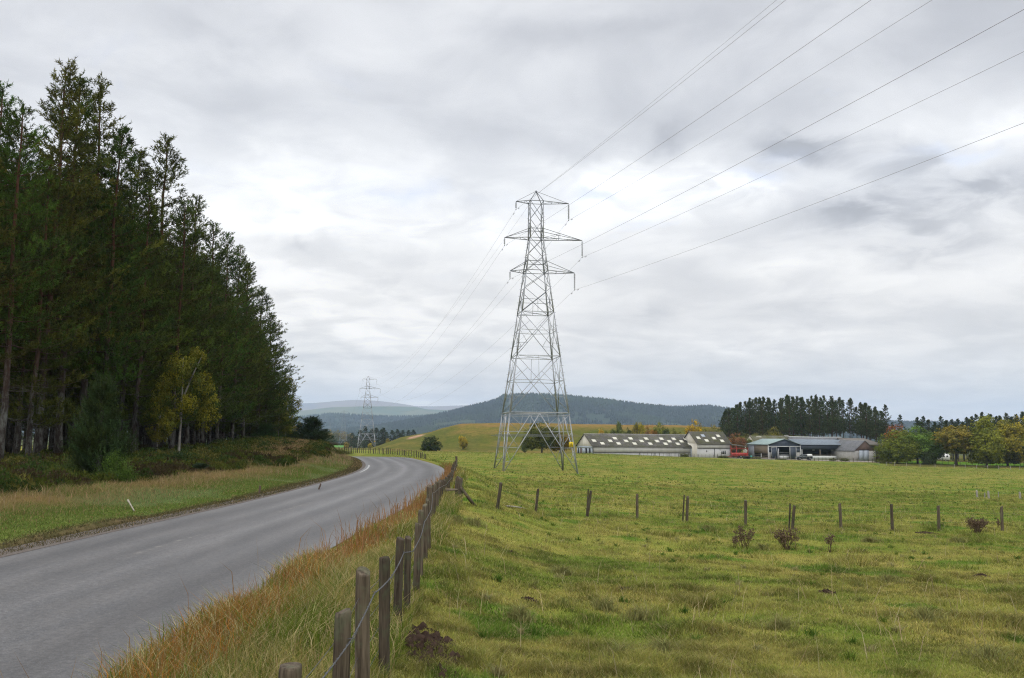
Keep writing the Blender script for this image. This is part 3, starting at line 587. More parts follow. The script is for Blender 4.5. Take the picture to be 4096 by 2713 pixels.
def undergrowth():
    mb = MB(); n = 4600; y = rng.uniform(26, 125, n); s = -(np.interp(y, [30, 40, 51, 67, 110], [9.0, 8.5, 7.3, 5.6, 5.8])+rng.uniform(0, 1, n)**1.4*18+2.0*(fbm(y/5., y*0, 203, 3)-.4)); x = np.interp(y, RL[:, 1], RL[:, 0])+s
    m = (2048+FPX*x/y > -260); x, y, s = x[m], y[m], s[m]
    kind = fbm(x/4, y/4, 201, 3)
    for X, Yv, S, kd in zip(x, y, s, kind):
        r = rng.uniform(.3, .7)*(.7+.6*smooth01((-S-8)/3)); hh = r*rng.uniform(.5, .9); k = 150
        a = rng.uniform(0, 6.28, k); ph = np.arccos(rng.uniform(0, 1, k)); rr = r*rng.uniform(.75, 1.05, k)
        P = np.stack([X+rr*np.sin(ph)*np.cos(a), Yv+rr*np.sin(ph)*np.sin(a), H_fast(X, Yv)+hh*np.cos(ph)*1.3], -1)
        c = [(.045, .034, .016), (.060, .072, .012), (.034, .056, .012), (.09, .085, .02), (.040, .060, .014)][int(np.clip((kd-.3)/.08+rng.normal(0, .7), 0, 4))]
        d = rng.normal(0, 1, (k, 3)); d[:, 2] = np.abs(d[:, 2])+.5; d /= np.linalg.norm(d, axis=1, keepdims=True); e = rng.normal(0, 1, (k, 3)); e /= np.linalg.norm(e, axis=1, keepdims=True)
        L = rng.uniform(.10, .2, k)[:, None]; wd = .035+.0003*Yv
        V = np.stack([P-e*wd, P+e*wd, P+d*L], 1); mb.add(V.reshape(-1, 3), np.arange(k)[:, None]*3+np.array([0, 1, 2]), np.repeat(np.array(c)*rng.uniform(.7, 1.3, (k, 1)), 3, 0))
    tag(mb.build('heather', M['grass_blade']), 'brown heather and bilberry undergrowth along the forest edge', 'undergrowth', kind='stuff')
_gxc = {}
def H_fast(x, y): return H1(x, y)
# ------------------------------------------------------------------ trees
def needles_at(mb, P, A, n, ln, wd, col, spread=.8, axis_len=.35):
    """P clump points (k,3), A unit axes (k,3): bottle-brush of n thin triangles per clump"""
    k = len(P); t = rng.uniform(0, 1, (k, n)); d = rng.normal(0, 1, (k, n, 3)); d /= np.linalg.norm(d, axis=2, keepdims=True)
    d = d*spread+A[:, None]*.65; d /= np.linalg.norm(d, axis=2, keepdims=True)
    B = P[:, None]+A[:, None]*(t*axis_len)[..., None]; e = np.cross(d, rng.normal(0, 1, (k, n, 3))); e /= np.linalg.norm(e, axis=2, keepdims=True)
    L = ln*rng.uniform(.7, 1.2, (k, n, 1)); V = np.stack([B-e*wd/2, B+e*wd/2, B+d*L], 2).reshape(-1, 3)
    c = np.repeat(col, n*3, 0); mb.add(V, np.arange(k*n)[:, None]*3+np.array([0, 1, 2]), c)
def make_pine(name, H, cb, Rr, shape, seed, per=15, nn=13, ln=.17, wd=.034, whorl=.55, dead=True, tr=.17):
    global rng
    keep = rng; rng = np.random.default_rng(seed)
    root = empty(name, (0, 0, 0)); tb = MB(); cbm = MB()
    nz = 12; zz = np.linspace(0, H*.985, nz); wob = np.cumsum(rng.normal(0, .05*H/22, (nz, 2)), 0); wob[0] = 0
    rad = tr*H/20*(1-zz/H)**.8+.02; rad[0] *= 1.25
    tb.tube(np.stack([wob[:, 0], wob[:, 1], zz-.2*(zz == 0)], 1), rad, 9)
    def axis(z): return A3(np.interp(z, zz, wob[:, 0]), np.interp(z, zz, wob[:, 1]), z)
    CP = []; CA = []; CC = []
    z = cb
    while z < H-.25:
        t = (z-cb)/(H-cb)
        if shape == 'spire': prof = min(.02+(1-t)*1.32, (1-t)**.45)*(.75+.25*min(1, t*5+.2))
        elif shape == 'round': prof = math.sqrt(max(0, 1-max(0, (t-.35)/.68)**2))*(.65+.35*min(1, t*3))
        else: prof = (1-t)**.9
        nb = rng.integers(4, 6) if t < .75 else 5
        for bi in range(nb):
            L = Rr*prof*rng.uniform(.6, 1.18)+.15; az = rng.uniform(0, 6.28); up = rng.uniform(.02, .28)+.5*t**2
            if shape == 'young': up = rng.uniform(.35, .8)
            o = axis(z+rng.uniform(-.15, .15)); d = A3(math.cos(az), math.sin(az), 0); npt = 5; tt = np.linspace(0, 1, npt)
            sag = -.10*L*np.sin(tt*math.pi)*(1-t); pts = o+d*(tt*L)[:, None]; pts[:, 2] += up*L*tt+sag+.18*L*tt**3
            tb.tube(pts, np.linspace(.026*H/20*(1.4-t), .006, npt), 4, cap=False)
            nc = max(3, int(per*(L/Rr)**1.2*rng.uniform(.7, 1.3))); f = rng.uniform(.12 if t < .85 else 0, 1.03, nc)**.75
            lat = rng.normal(0, .30, nc)*L*(.35+f*.6)*.9; side = np.cross(d, [0, 0, 1])
            C = np.stack([np.interp(f, tt, pts[:, i]) for i in range(3)], 1)+side*lat[:, None]; C[:, 2] += rng.normal(.05, .075, nc)+np.abs(lat)*.12
            Aa = d*.55+side*(lat/(L*.5+.1))[:, None]+A3(0, 0, .75 if shape != 'young' else 1.0); Aa = Aa+rng.normal(0, .25, Aa.shape); Aa /= np.linalg.norm(Aa, axis=1, keepdims=True)
            v = rng.uniform(.6, 1.4); CP.append(C); CA.append(Aa); CC.append(np.stack([v*rng.uniform(.75, 1.3, nc), np.clip(rng.normal(.45, .3)+rng.normal(0, .15, nc), 0, 1), np.zeros(nc)], 1))
        z += whorl*rng.uniform(.75, 1.25)*(1 if t < .75 else .55)
    # leader shoots
    for q in range(7):
        zt = H-.15-q*.10*H/20; o = axis(min(zt, H*.985)); CP.append(o[None]+rng.normal(0, .06*q/3, (1, 3))*A3(1, 1, 0)); CA.append(A3(rng.normal(0, .2), rng.normal(0, .2), 1)[None]); CC.append(A3(1, .4, 0)[None])
    needles_at(cbm, np.concatenate(CP), np.concatenate(CA), nn, ln, wd, np.concatenate(CC))
    if dead:
        for q in range(int(cb*2.2)):
            zq = rng.uniform(cb*.18, cb*1.05); az = rng.uniform(0, 6.28); L = rng.uniform(.5, 2.6)*Rr/3; d = A3(math.cos(az), math.sin(az), rng.uniform(-.25, .15)); o = axis(zq)
            pts = o+d*(np.linspace(0, 1, 4)*L)[:, None]; pts[:, 2] -= .12*L*np.linspace(0, 1, 4)**2; tb.tube(pts, [.022, .016, .01, .005], 3, cap=False)
    tb.build('trunk', M['pine_bark'], root, smooth=True); cbm.build('crown', M['needle'], root); rng = keep
    root['h'] = H; return root
def make_broad(name, lobes, seed, n=6000, leaf=.28, trunk=(.12, .22), bark='bark', limbs=6, clump=.55, hmin=0.05):
    """unit-ish tree, height 1, crown from lobes [(x,y,z,rx,ry,rz)], scaled later; leaf size in unit"""
    global rng
    keep = rng; rng = np.random.default_rng(seed); root = empty(name, (0, 0, 0)); tb = MB(); cm = MB()
    vol = np.array([l[3]*l[4]*l[5] for l in lobes])**.67; vol /= vol.sum(); ncl = int(n/26); P = []; Nn = []; C = []
    for l, v in zip(lobes, vol):
        k = max(4, int(ncl*v)); d = rng.normal(0, 1, (k, 3)); d /= np.linalg.norm(d, axis=1, keepdims=True); rr = rng.uniform(.55, 1.0, (k, 1))**.5
        bp = 1+.22*(rng.uniform(-1, 1, (k, 1))); c = np.array(l[:3])+d*rr*bp*np.array(l[3:]); val = rng.uniform(.7, 1.35, k); hue = np.clip(rng.normal(.35, .28, k)-.25*d[:, 2], 0, 1)
        m = 26; cr = clump*min(l[3], l[5])*.55; q = c[:, None]+rng.normal(0, 1, (k, m, 3))*cr*.55*np.array([1, 1, .75]); P.append(q.reshape(-1, 3))
        nrm = d[:, None]*.9+rng.normal(0, .55, (k, m, 3))+np.array([0, 0, .5]); Nn.append(nrm.reshape(-1, 3)); C.append(np.stack([np.repeat(val, m)*rng.uniform(.8, 1.2, k*m), np.repeat(hue, m), np.zeros(k*m)], 1))
    P = np.concatenate(P); Nn = np.concatenate(Nn); Nn /= np.linalg.norm(Nn, axis=1, keepdims=True); C = np.concatenate(C)
    ok = P[:, 2] > hmin; P, Nn, C = P[ok], Nn[ok], C[ok]; k = len(P)
    e1 = np.cross(Nn, rng.normal(0, 1, (k, 3))); e1 /= np.linalg.norm(e1, axis=1, keepdims=True); e2 = np.cross(Nn, e1); s = leaf*rng.uniform(.6, 1.25, (k, 1))/2
    V = np.stack([P-e1*s, P-e2*s*.6, P+e1*s, P+e2*s*.6], 1).reshape(-1, 3); cm.add(V, np.arange(k)[:, None]*4+np.arange(4), np.repeat(C, 4, 0))
    top = max(l[2] for l in lobes); tb.tube([(0, 0, -.03), (0, 0, .08), (.01, 0, top*.55), (0, .01, top)], [trunk[1]*.13, trunk[1]*.1, trunk[0]*.09, .006], 8)
    for i in range(limbs):
        l = lobes[i % len(lobes)]; z0 = top*rng.uniform(.25, .6); e = np.array(l[:3])+rng.normal(0, .4, 3)*np.array(l[3:])
        tb.tube([(0, 0, z0), tuple((A3(0, 0, z0)+e)/2+A3(0, 0, .02)), tuple(e)], [.012, .008, .003], 5)
    tb.build('trunk', M[bark], root, smooth=True); cm.build('crown', M['leaf'], root); rng = keep; root['h'] = 1.0
    return root
USED = set()
def plant(proto, x, y, h, w=None, rz=None, color=None, label=None, cat='tree', group=None, name=None, z=None, sink=0.):
    """first use moves the prototype itself, later uses copy it"""
    hh = proto['h']
    if proto.name in USED:
        o = copy_tree(proto)
    else: o = proto; USED.add(proto.name)
    o.location = (x, y, (H1(x, y) if z is None else z)-sink); s = h/hh; sw = s if w is None else w
    o.scale = (sw, sw, s); o.rotation_euler = (0, 0, rng.uniform(0, 6.28) if rz is None else rz)
    if name and o is not proto: o.name = name
    for c in o.children:
        if c.name.startswith('crown'): c.color = (*(color or (.03, .05, .018)), 1)
    for k in ('label', 'category', 'group'):
        if k in o: del o[k]
    tag(o, label, cat, group); return o
PG = (.040, .062, .020); 
# ------------------------------------------------------------------ pine wood on the left
def forest():
    FK = dict(per=44, nn=14, ln=.21, wd=.05)
    P = [make_pine('scots_pine', 22, 6.5, 3.5, 'spire', 11, whorl=.78, **FK), make_pine('scots_pine', 22, 7.5, 4.0, 'spire', 12, whorl=.8, **FK),
         make_pine('scots_pine', 22, 5.5, 3.3, 'spire', 13, whorl=.75, **FK), make_pine('scots_pine', 22, 8.5, 3.6, 'round', 14, whorl=.8, **FK), make_pine('scots_pine', 22, 3.0, 4.3, 'spire', 15, whorl=.72, **FK)]
    S = np.array([(-400, 330), (0, 340), (95, 410), (200, 300), (245, 270), (300, 330), (405, 345), (450, 450), (520, 580), (600, 720), (672, 550), (760, 770), (800, 800), (900, 930), (960, 990), (1010, 1060), (1060, 1150), (1095, 1210), (1130, 1400), (1180, 1560), (1260, 1760)], float)
    edge = [(-120, 360, 44, 1, 'tall pine cut by the left edge of the picture'), (25, 350, 46.5, 0, 'pine with a thin tip at the far left of the wood'), (95, 415, 44.5, 1, 'flat topped pine with drooping green boughs at the left of the wood'),
            (245, 268, 52, 0, 'tallest pine of the wood with a bare candle tip'), (332, 338, 55, 2, 'pine with a bushy tip just right of the tallest pine'), (405, 343, 58, 0, 'third pointed pine at the top of the wood, left of the step down'), (468, 520, 56, 2, 'pine with an outward reaching bough below the third tip'),
            (528, 600, 62, 2, 'dense pine on the shoulder of the wood'), (590, 735, 61, 4, 'lower pine left of the lone spire'), (672, 548, 69, 4, 'lone conical spire pine standing proud of the wood'),
            (735, 800, 66, 4, 'rounded pine under the lone spire'), (792, 782, 74, 4, 'small pointed pine right of the lone spire'), (850, 890, 76, 4, 'pine on the upper slope of the treeline'), (905, 930, 80, 4, 'pine halfway down the sloping treeline'),
            (958, 985, 86, 4, 'thin topped pine on the falling treeline'), (1005, 1060, 92, 2, 'feathery pine low on the treeline'), (1050, 1150, 97, 4, 'pine above the jutting boughs'), (1078, 1250, 101, 4, 'pine with boughs jutting into the sky'), (1105, 1390, 108, 4, 'dark pine with a drooping lowest bough at the right end of the wood'), (1140, 1530, 124, 2, 'last tall pine at the right end of the wood')]
    XY = []
    for px, py, Y, k, lab in edge:
        x, zt = xz(px, py, Y); g = H1(x, Y); h = zt-g; XY.append((x, Y))
        w = (1.12 if px == 672 else 1.0)*h/22 if Y < 90 else 1.3*h/22
        plant(P[k], x, Y, h, w, label=lab, group='pines along the edge of the wood', color=(.060+.022*rng.uniform(-1, 1), .088+.012*rng.uniform(-1, 1), .012))
    tries = 0; cnt = 0
    while cnt < 278 and tries < 30000:
        tries += 1; Y = rng.uniform(40, 150); xe = np.interp(Y, [40, 60, 80, 100, 130, 150], [-25, -26, -26, -28, -33, -36]); x = xe-(abs(rng.normal(0, 1))*8*rng.uniform(0, 1) if cnt < 215 else rng.uniform(6, 42))-.4; px = 2048+FPX*x/Y
        if px < -330: continue
        if any((x-a)**2+(Y-b)**2 < (2.3 if tries < 20000 else 1.7)**2 for a, b in XY): continue
        top = max(np.interp(px, S[:, 0], S[:, 1]), np.interp(px+6500/Y, S[:, 0], S[:, 1])-60)+rng.uniform(110, 420); _, zt = xz(px, top, Y); g = H1(x, Y); h = min(zt-g, rng.uniform(17, 23))
        if h < 5: continue
        XY.append((x, Y)); cnt += 1; k = rng.integers(0, 5)
        if x > xe-5 and Y > 56: k = 4 if rng.uniform() < .75 else 2
        far = xe-x > 5
        plant(P[k], x, Y, h, max(h/22, .6 if Y > 66 else .75)*rng.uniform(.9, 1.12), label='dark pine inside the wood, hidden but for its trunk or boughs' if far else 'dense dark pine in the front rows of the wood', cat='tree', group='pines inside the wood' if far else 'pines in the front rows of the wood', color=(.052+.022*rng.uniform(-1, 1), .074+.012*rng.uniform(-1, 1), .010))
    # young pines, junipers, birches in front
    yp = make_pine('young_pine', 4.4, .35, 1.2, 'young', 31, per=60, nn=14, ln=.12, wd=.03, whorl=.2, dead=False, tr=.55)
    def gy(proto, px, py_top, Y, wpx, **kw):
        x, zt = xz(px, py_top, Y); g = H1(x, Y); return plant(proto, x, Y, zt-g, kw.pop('wk')*wpx*Y/FPX, **kw)
    g0 = 'young pines in front of the wood'
    gy(yp, 415, 1530, 36, 240, wk=.36, label='blue green young pine growing on the verge before the dark trunks', group=g0, color=(.030, .055, .020))
    gy(yp, 1245, 1675, 108, 150, wk=.42, label='bushy young pine at the right end of the wood beside the road bend', group=g0, color=(.035, .065, .035))
    gy(yp, 1165, 1740, 104, 110, wk=.42, label='short dark pine left of the bushy young pine', group=g0, color=(.035, .06, .025))
    gy(yp, 805, 1855, 46, 110, wk=.42, label='waist high blue green seedling pine in the heather', group=g0, color=(.06, .10, .06))
    gy(yp, 1065, 1700, 92, 110, wk=.42, label='dark young pine below the jutting boughs', group=g0, color=(.03, .07, .02))
    ju = make_broad('juniper_bush', [(0, 0, .45, .42, .42, .4), (.3, .1, .3, .3, .3, .28), (-.32, -.1, .32, .32, .3, .3), (.05, 0, .7, .2, .2, .25)], 41, n=5200, leaf=.045, clump=.9, limbs=4)
    for i, (px, pt, Y, w, c, lab) in enumerate([(250, 1850, 36, 200, (.05, .075, .015), 'low green juniper under the lichened trunks'), (345, 1790, 37.5, 210, (.045, .07, .016), 'spreading juniper left of the blue green young pine'), (470, 1800, 35, 150, (.055, .10, .015), 'bright green juniper at the foot of the blue green young pine'),
            (40, 1880, 36, 180, (.10, .085, .015), 'yellowing bush at the far left of the verge'), (700, 1800, 50, 190, (.03, .055, .02), 'dark juniper between the trunks left of the seedling pine'), (1010, 1790, 66, 170, (.05, .05, .03), 'grey green bush above the heather bank'), (950, 1835, 58, 210, (.035, .05, .02), 'dark bush above the yellow bilberry'),
            (1120, 1795, 80, 200, (.05, .05, .026), 'grey green bush left of the heather bank'), (900, 1880, 52, 240, (.11, .10, .02), 'yellow green bilberry mound by the tawny grass'), (1085, 1865, 60, 260, (.12, .11, .022), 'broad yellow green bilberry mound at the verge'), (1250, 1820, 90, 250, (.065, .035, .028), 'purple brown heather bank left of the bend'),
            (1180, 1830, 78, 230, (.06, .034, .026), 'dark heather clump on the bank'), (1360, 1815, 98, 130, (.07, .045, .03), 'heather clump at the tip of the bank'), (1330, 1850, 76, 190, (.10, .10, .022), 'olive bush above the road bend')]):
        x, zt = xz(px, pt, Y); g = H1(x, Y); plant(ju, x, Y, max(zt-g, .5)*1.05, w*Y/FPX*.8, color=c, label=lab, cat='bush', group='bushes along the forest edge')
    bi = make_broad('birch', [(-.02, 0, .80, .12, .12, .14), (.13, .04, .90, .10, .10, .08), (.20, 0, .68, .12, .10, .09), (-.16, .05, .62, .11, .11, .11), (.08, -.05, .50, .13, .12, .09), (.26, .05, .40, .11, .10, .10), (-.10, -.04, .36, .10, .10, .08), (-.22, 0, .46, .07, .07, .07), (.3, 0, .56, .07, .07, .08)], 42, n=9000, leaf=.021, bark='birch_bark', limbs=2, clump=.75, trunk=(.1, .14))
    for (px, pt, Y, h, c, lab) in [(735, 1385, 60, 0, (.155, .14, .014), 'golden yellow birch glowing against the dark pines'), (640, 1560, 62, 0, (.15, .13, .018), 'dull yellow birch left of the golden birch'), (1150, 1500, 112, 0, (.16, .145, .018), 'olive yellow birch at the right end of the wood'), (1188, 1690, 116, 0, (.25, .18, .02), 'small yellow birch behind the bushy young pine'), (1118, 1600, 106, 0, (.13, .13, .02), 'birch turning yellow under the jutting boughs')]:
        x, zt = xz(px, pt, Y); g = H1(x, Y); h = zt-g; plant(bi, x, Y, h, h*.80, color=c, label=lab, group='birches at the edge of the wood')
forest()

# ------------------------------------------------------------------ far trees
FP = [make_pine('plantation_pine', 21, 8, 4.0, 'cone', 51, tr=.2, per=13, nn=12, ln=.45, wd=.13, whorl=.8), make_pine('plantation_pine', 21, 8.5, 3.9, 'cone', 52, per=13, nn=12, ln=.45, wd=.13, whorl=.8),
      make_pine('plantation_pine', 21, 9, 3.6, 'cone', 53, per=13, nn=12, ln=.45, wd=.13, whorl=.8)]
def far_pines():
    FL = make_pine('plantation_pine', 21, 1.2, 4.2, 'spire', 57, per=14, nn=12, ln=.5, wd=.15, whorl=.9)
    S = np.array([(2875, 1705), (2890, 1655), (2925, 1617), (2985, 1598), (3060, 1592), (3110, 1606), (3142, 1583), (3200, 1588), (3240, 1585), (3330, 1590), (3400, 1600), (3430, 1615), (3480, 1620), (3525, 1632), (3550, 1690), (3590, 1668)], float)
    pts = []
    while len(pts) < 92:
        px = rng.uniform(2885, 3535); Y = rng.uniform(345, 400)
        x = (px-2048)/FPX*Y
        if any((x-a)**2+(Y-b)**2 < 7 for a, b, _ in pts): continue
        pts.append((x, Y, px))
    for i, (x, Y, px) in enumerate(pts):
        top = np.interp(px, S[:, 0], S[:, 1])+rng.uniform(-6, 24); zt = xz(px, top, Y)[1]; z = min(H1(x, Y), -4.0); h = max(zt-z, 8)
        lab = 'tall pine in the dense block behind the farm sheds'
        plant(FP[i % 3], x, Y, h, rng.uniform(.68, 1.0), z=z, label=lab, group='pines in the block behind the farm', color=(.058+.012*rng.uniform(-1, 1), .078, .026))
    for (px, pt, Y, lab) in [(3542, 1622, 342, 'leaning lone pine at the right end of the block'), (3572, 1700, 350, 'short pine at the right end of the block'), (3598, 1662, 372, 'thin pine with open crown right of the block')]:
        x, zt = xz(px, pt, Y); z = -4.5; plant(FP[1], x, Y, zt-z, .8, z=z, label=lab, group='pines at the end of the block', color=(.045, .065, .026))
    # dark pines left of the mound, around the second pylon
    for (px, pt) in [(1408, 1732), (1440, 1722), (1462, 1706), (1487, 1716), (1505, 1712), (1527, 1718), (1545, 1728), (1568, 1722), (1590, 1718), (1612, 1722), (1634, 1722), (1654, 1720), (1420, 1748), (1600, 1735), (1478, 1730), (1535, 1712)]:
        Y = rng.uniform(545, 620); x, zt = xz(px, pt, Y); z = -6; plant(FL, x, Y, zt-z, rng.uniform(.9, 1.2), z=z, label='dark pine in the low clump behind the second pylon', group='pines behind the second pylon', color=(.04, .058, .03))
    # long row behind the autumn trees at the right
    S2 = [(3668, 1672), (3690, 1668), (3712, 1680), (3738, 1690), (3765, 1668), (3785, 1682), (3805, 1680), (3828, 1678), (3850, 1690), (3868, 1672), (3884, 1668), (3905, 1660), (3928, 1652), (3950, 1662), (3962, 1658), (3985, 1668), (3998, 1664), (4026, 1655), (4045, 1668), (4062, 1660), (4090, 1648), (4120, 1640), (4150, 1655), (4190, 1650)]
    for i in range(52):
        px = rng.uniform(3665, 4230); Y = rng.uniform(338, 420); top = np.interp(px, [p[0] for p in S2], [p[1] for p in S2])+rng.uniform(6, 30); x, zt = xz(px, top, Y); plant(FP[i % 3], x, Y, zt+5, 1.0, z=-5, label='dark pine in the long row behind the autumn trees', group='pines behind the autumn trees', color=(.045+.012*rng.uniform(-1, 1), .066, .024))
    for px, pt in S2:
        Y = rng.uniform(330, 345); x, zt = xz(px, pt, Y); plant(FP[1 if rng.uniform() < .6 else 0], x, Y, zt+5, .8, z=-5, label='dark pine in the long row behind the autumn trees', group='pines behind the autumn trees', color=(.045+.012*rng.uniform(-1, 1), .066, .024))
far_pines()
def broad_far():
    A = make_broad('broadleaf_tree', [(0, 0, .52, .40, .40, .30), (.2, .05, .42, .28, .28, .26), (-.22, 0, .44, .28, .28, .26), (0, .05, .76, .27, .27, .22), (.12, -.15, .62, .25, .25, .22), (-.12, .1, .28, .3, .3, .16)], 61, n=9000, leaf=.045, clump=.55)
    B = make_broad('broadleaf_tree', [(0, 0, .5, .34, .34, .42), (.05, 0, .75, .24, .24, .24), (.16, 0, .4, .28, .28, .3), (-.16, .05, .38, .28, .28, .3), (0, 0, .2, .34, .34, .18)], 62, n=9000, leaf=.045, clump=.55)
    Cc = make_broad('broadleaf_tree', [(0, 0, .66, .42, .42, .24), (.24, 0, .55, .24, .24, .22), (-.26, 0, .52, .24, .24, .22), (.05, 0, .82, .28, .28, .16), (.1, .1, .42, .3, .3, .12)], 63, n=8000, leaf=.045, clump=.5, trunk=(.16, .26))
    D = make_broad('small_tree', [(0, 0, .5, .33, .33, .4), (.08, 0, .72, .22, .22, .26), (-.12, 0, .4, .24, .24, .28)], 64, n=3600, leaf=.07, clump=.6)
    U = make_broad('round_bush', [(0, 0, .45, .5, .5, .5), (.2, 0, .3, .34, .34, .3), (-.2, 0, .3, .34, .34, .3), (0, 0, .14, .5, .5, .2)], 65, n=8000, leaf=.06, clump=.3, trunk=(.04, .05))
    WK = {'broadleaf_tree': 1.42, 'small_tree': 1.5, 'round_bush': 1.0}
    g1 = 'autumn trees in the row right of the farm'
    def pl(pr, px, pt, Y, w, c, lab, cat='tree', g=None, zb=None, wk=None):
        x, zt = xz(px, pt, Y); z = H1(x, Y) if zb is None else zb; plant(pr, x, Y, zt-z, w*Y/FPX*(wk or WK[pr.name.split('.')[0]]), z=z, color=tuple(q*(1.8 if g == g1 and pr is not U else 1.0 if c[0] < .09 else 1.35) for q in c), label=lab, cat=cat, group=g)
    g1 = 'autumn trees in the row right of the farm'
    R1 = [(B, 3585, 1722, 266, 132, (.10, .115, .014), 'olive yellow tree nearest the brown barn, first of the right row'), (A, 3592, 1696, 286, 88, (.18, .05, .014), 'tree with a red crown top behind the first of the right row'), (A, 3665, 1701, 270, 128, (.06, .10, .014), 'dark green round tree on a thick trunk right of the red topped tree'),
          (Cc, 3818, 1696, 262, 140, (.13, .10, .015), 'orange and green spreading tree on a leaning trunk'), (B, 3938, 1668, 258, 132, (.12, .125, .014), 'tall yellow green tree with foliage to the ground'), (B, 4022, 1682, 268, 118, (.12, .11, .016), 'olive tree between the tall yellow green tree and the picture edge'),
          (A, 4090, 1660, 262, 150, (.17, .14, .016), 'golden olive tree cut by the right picture edge'), (A, 3735, 1722, 276, 110, (.07, .10, .016), 'green tree left of the orange tree'), (U, 3713, 1802, 258, 50, (.03, .04, .014), 'small dark clipped tree under the green crowns'), (A, 4190, 1660, 268, 170, (.14, .12, .018), 'olive tree just outside the right edge')]
    for a in R1: pl(*a, g=g1)
    g2 = 'small autumn trees behind the long barn'
    for a in [(D, 2408, 1714, 318, 26, (.30, .20, .02), 'small bright yellow tree at the left end behind the long barn'), (D, 2425, 1722, 318, 24, (.14, .14, .03), 'low olive shrub beside the small bright yellow tree'), (D, 2477, 1682, 320, 27, (.10, .12, .025), 'slim green tree alone behind the long barn roof'), (U, 2512, 1710, 316, 40, (.05, .07, .03), 'grey green bush right of the slim green tree'), (D, 2450, 1715, 322, 30, (.10, .12, .03), 'faint green shrub left of the slim green tree'),
              (D, 2543, 1687, 320, 32, (.17, .14, .025), 'olive orange tree behind the middle of the barn roof'), (D, 2568, 1689, 318, 30, (.27, .22, .02), 'yellow tree left of the rusty orange tree'), (A, 2603, 1696, 318, 48, (.28, .14, .035), 'rusty orange tree behind the barn roof'), (A, 2636, 1686, 320, 50, (.13, .14, .025), 'olive green tree right of the rusty orange tree'), (D, 2662, 1712, 316, 34, (.06, .075, .03), 'dark grey green bush beside the olive green tree'),
              (U, 2695, 1714, 320, 56, (.13, .13, .03), 'pale olive thicket left of the tall barn'), (A, 2777, 1676, 322, 58, (.36, .23, .015), 'glowing yellow tree above the tall barn roof'), (U, 2808, 1705, 324, 56, (.15, .14, .03), 'olive thicket right of the glowing yellow tree'), (A, 2852, 1697, 326, 60, (.16, .13, .035), 'brownish olive tree behind the right end of the tall barn'), (A, 2948, 1730, 308, 60, (.19, .08, .04), 'orange red tree behind the lean to'), (A, 3098, 1704, 330, 56, (.14, .12, .02), 'yellow green tree in front of the pine block'), (D, 3000, 1752, 310, 30, (.10, .11, .02), 'green shrub left of the green roofed shed'), (U, 3525, 1742, 312, 60, (.05, .07, .02), 'dark green bush behind the brown barn')]: pl(*a, g=g2)
    pl(A, 2168, 1684, 268, 112, (.095, .10, .02), 'large olive tree seen through the legs of the near pylon', g=None); pl(A, 2240, 1722, 275, 74, (.20, .125, .02), 'orange brown tree right of the olive tree behind the pylon legs')
    pl(D, 2100, 1742, 285, 34, (.11, .12, .045), 'pale slender tree left of the olive tree behind the pylon'); pl(U, 1725, 1741, 246, 76, (.025, .038, .017), 'rounded dark green bush standing alone below the mound', cat='bush', wk=1.0)
    pl(D, 1852, 1743, 330, 32, (.30, .22, .02), 'thin yellow birch sapling on the grassy mound'); pl(D, 1480, 1772, 440, 18, (.30, .24, .02), 'small yellow shrub between the legs of the second pylon', cat='bush', zb=-4.2); pl(D, 1550, 1752, 430, 15, (.22, .17, .03), 'tiny yellowish tree at the foot of the pine clump', zb=-4)
    pl(U, 1386, 1766, 480, 22, (.25, .17, .03), 'yellow bush at the edge of the bright green field', cat='bush', zb=-5)
    for i, (px, pt, w) in enumerate([(1300, 1722, 26), (1318, 1716, 22), (1335, 1724, 26), (1352, 1718, 24), (1370, 1724, 28), (1386, 1728, 26), (1280, 1726, 30), (1402, 1732, 26), (1262, 1722, 30), (1345, 1730, 30), (1312, 1730, 28), (1240, 1720, 30)]):
        pl(A, px, pt, 1250+i*7, w, [(.17, .13, .035), (.24, .16, .03), (.12, .10, .04)][i % 3], 'distant autumn tree in the row beyond the bright green field', g='autumn trees beyond the green field', zb=-9)
    for i in range(12): pl(U, 1385-i*7, 1761+.4*(i % 3), 1000, 14, (.045, .06, .025), 'distant dark hedge bush along the bright green field', cat='bush', g='hedge beyond the green field', zb=-8.3)
    # scrub along the farm fence
    for (px, pt, Y, w, lab) in [(2893, 1822, 279, 46, 'olive weeds before the window of the tall barn'), (2738, 1812, 281, 40, 'dark docks by the grey barn door'), (3125, 1834, 276, 46, 'weeds before the blue shed'), (3170, 1838, 277, 34, 'weeds left of the pickup'), (3330, 1832, 277, 26, 'rusty weeds before the open shed'), (3378, 1832, 277, 34, 'weeds under the feed barrier'), (3530, 1832, 272, 60, 'rough weeds right of the brown barn'), (3535, 1842, 262, 34, 'dark bush by the field fence'), (3960, 1865, 236, 70, 'bramble patch by the pale fence posts'), (3020, 1828, 280, 50, 'weeds by the teal barrel'), (3230, 1842, 274, 60, 'olive weeds before the pickup')]:
        pl(U, px, pt, Y, w, (.10, .10, .03), lab, cat='weeds', g='weeds along the farm fence')
broad_far()
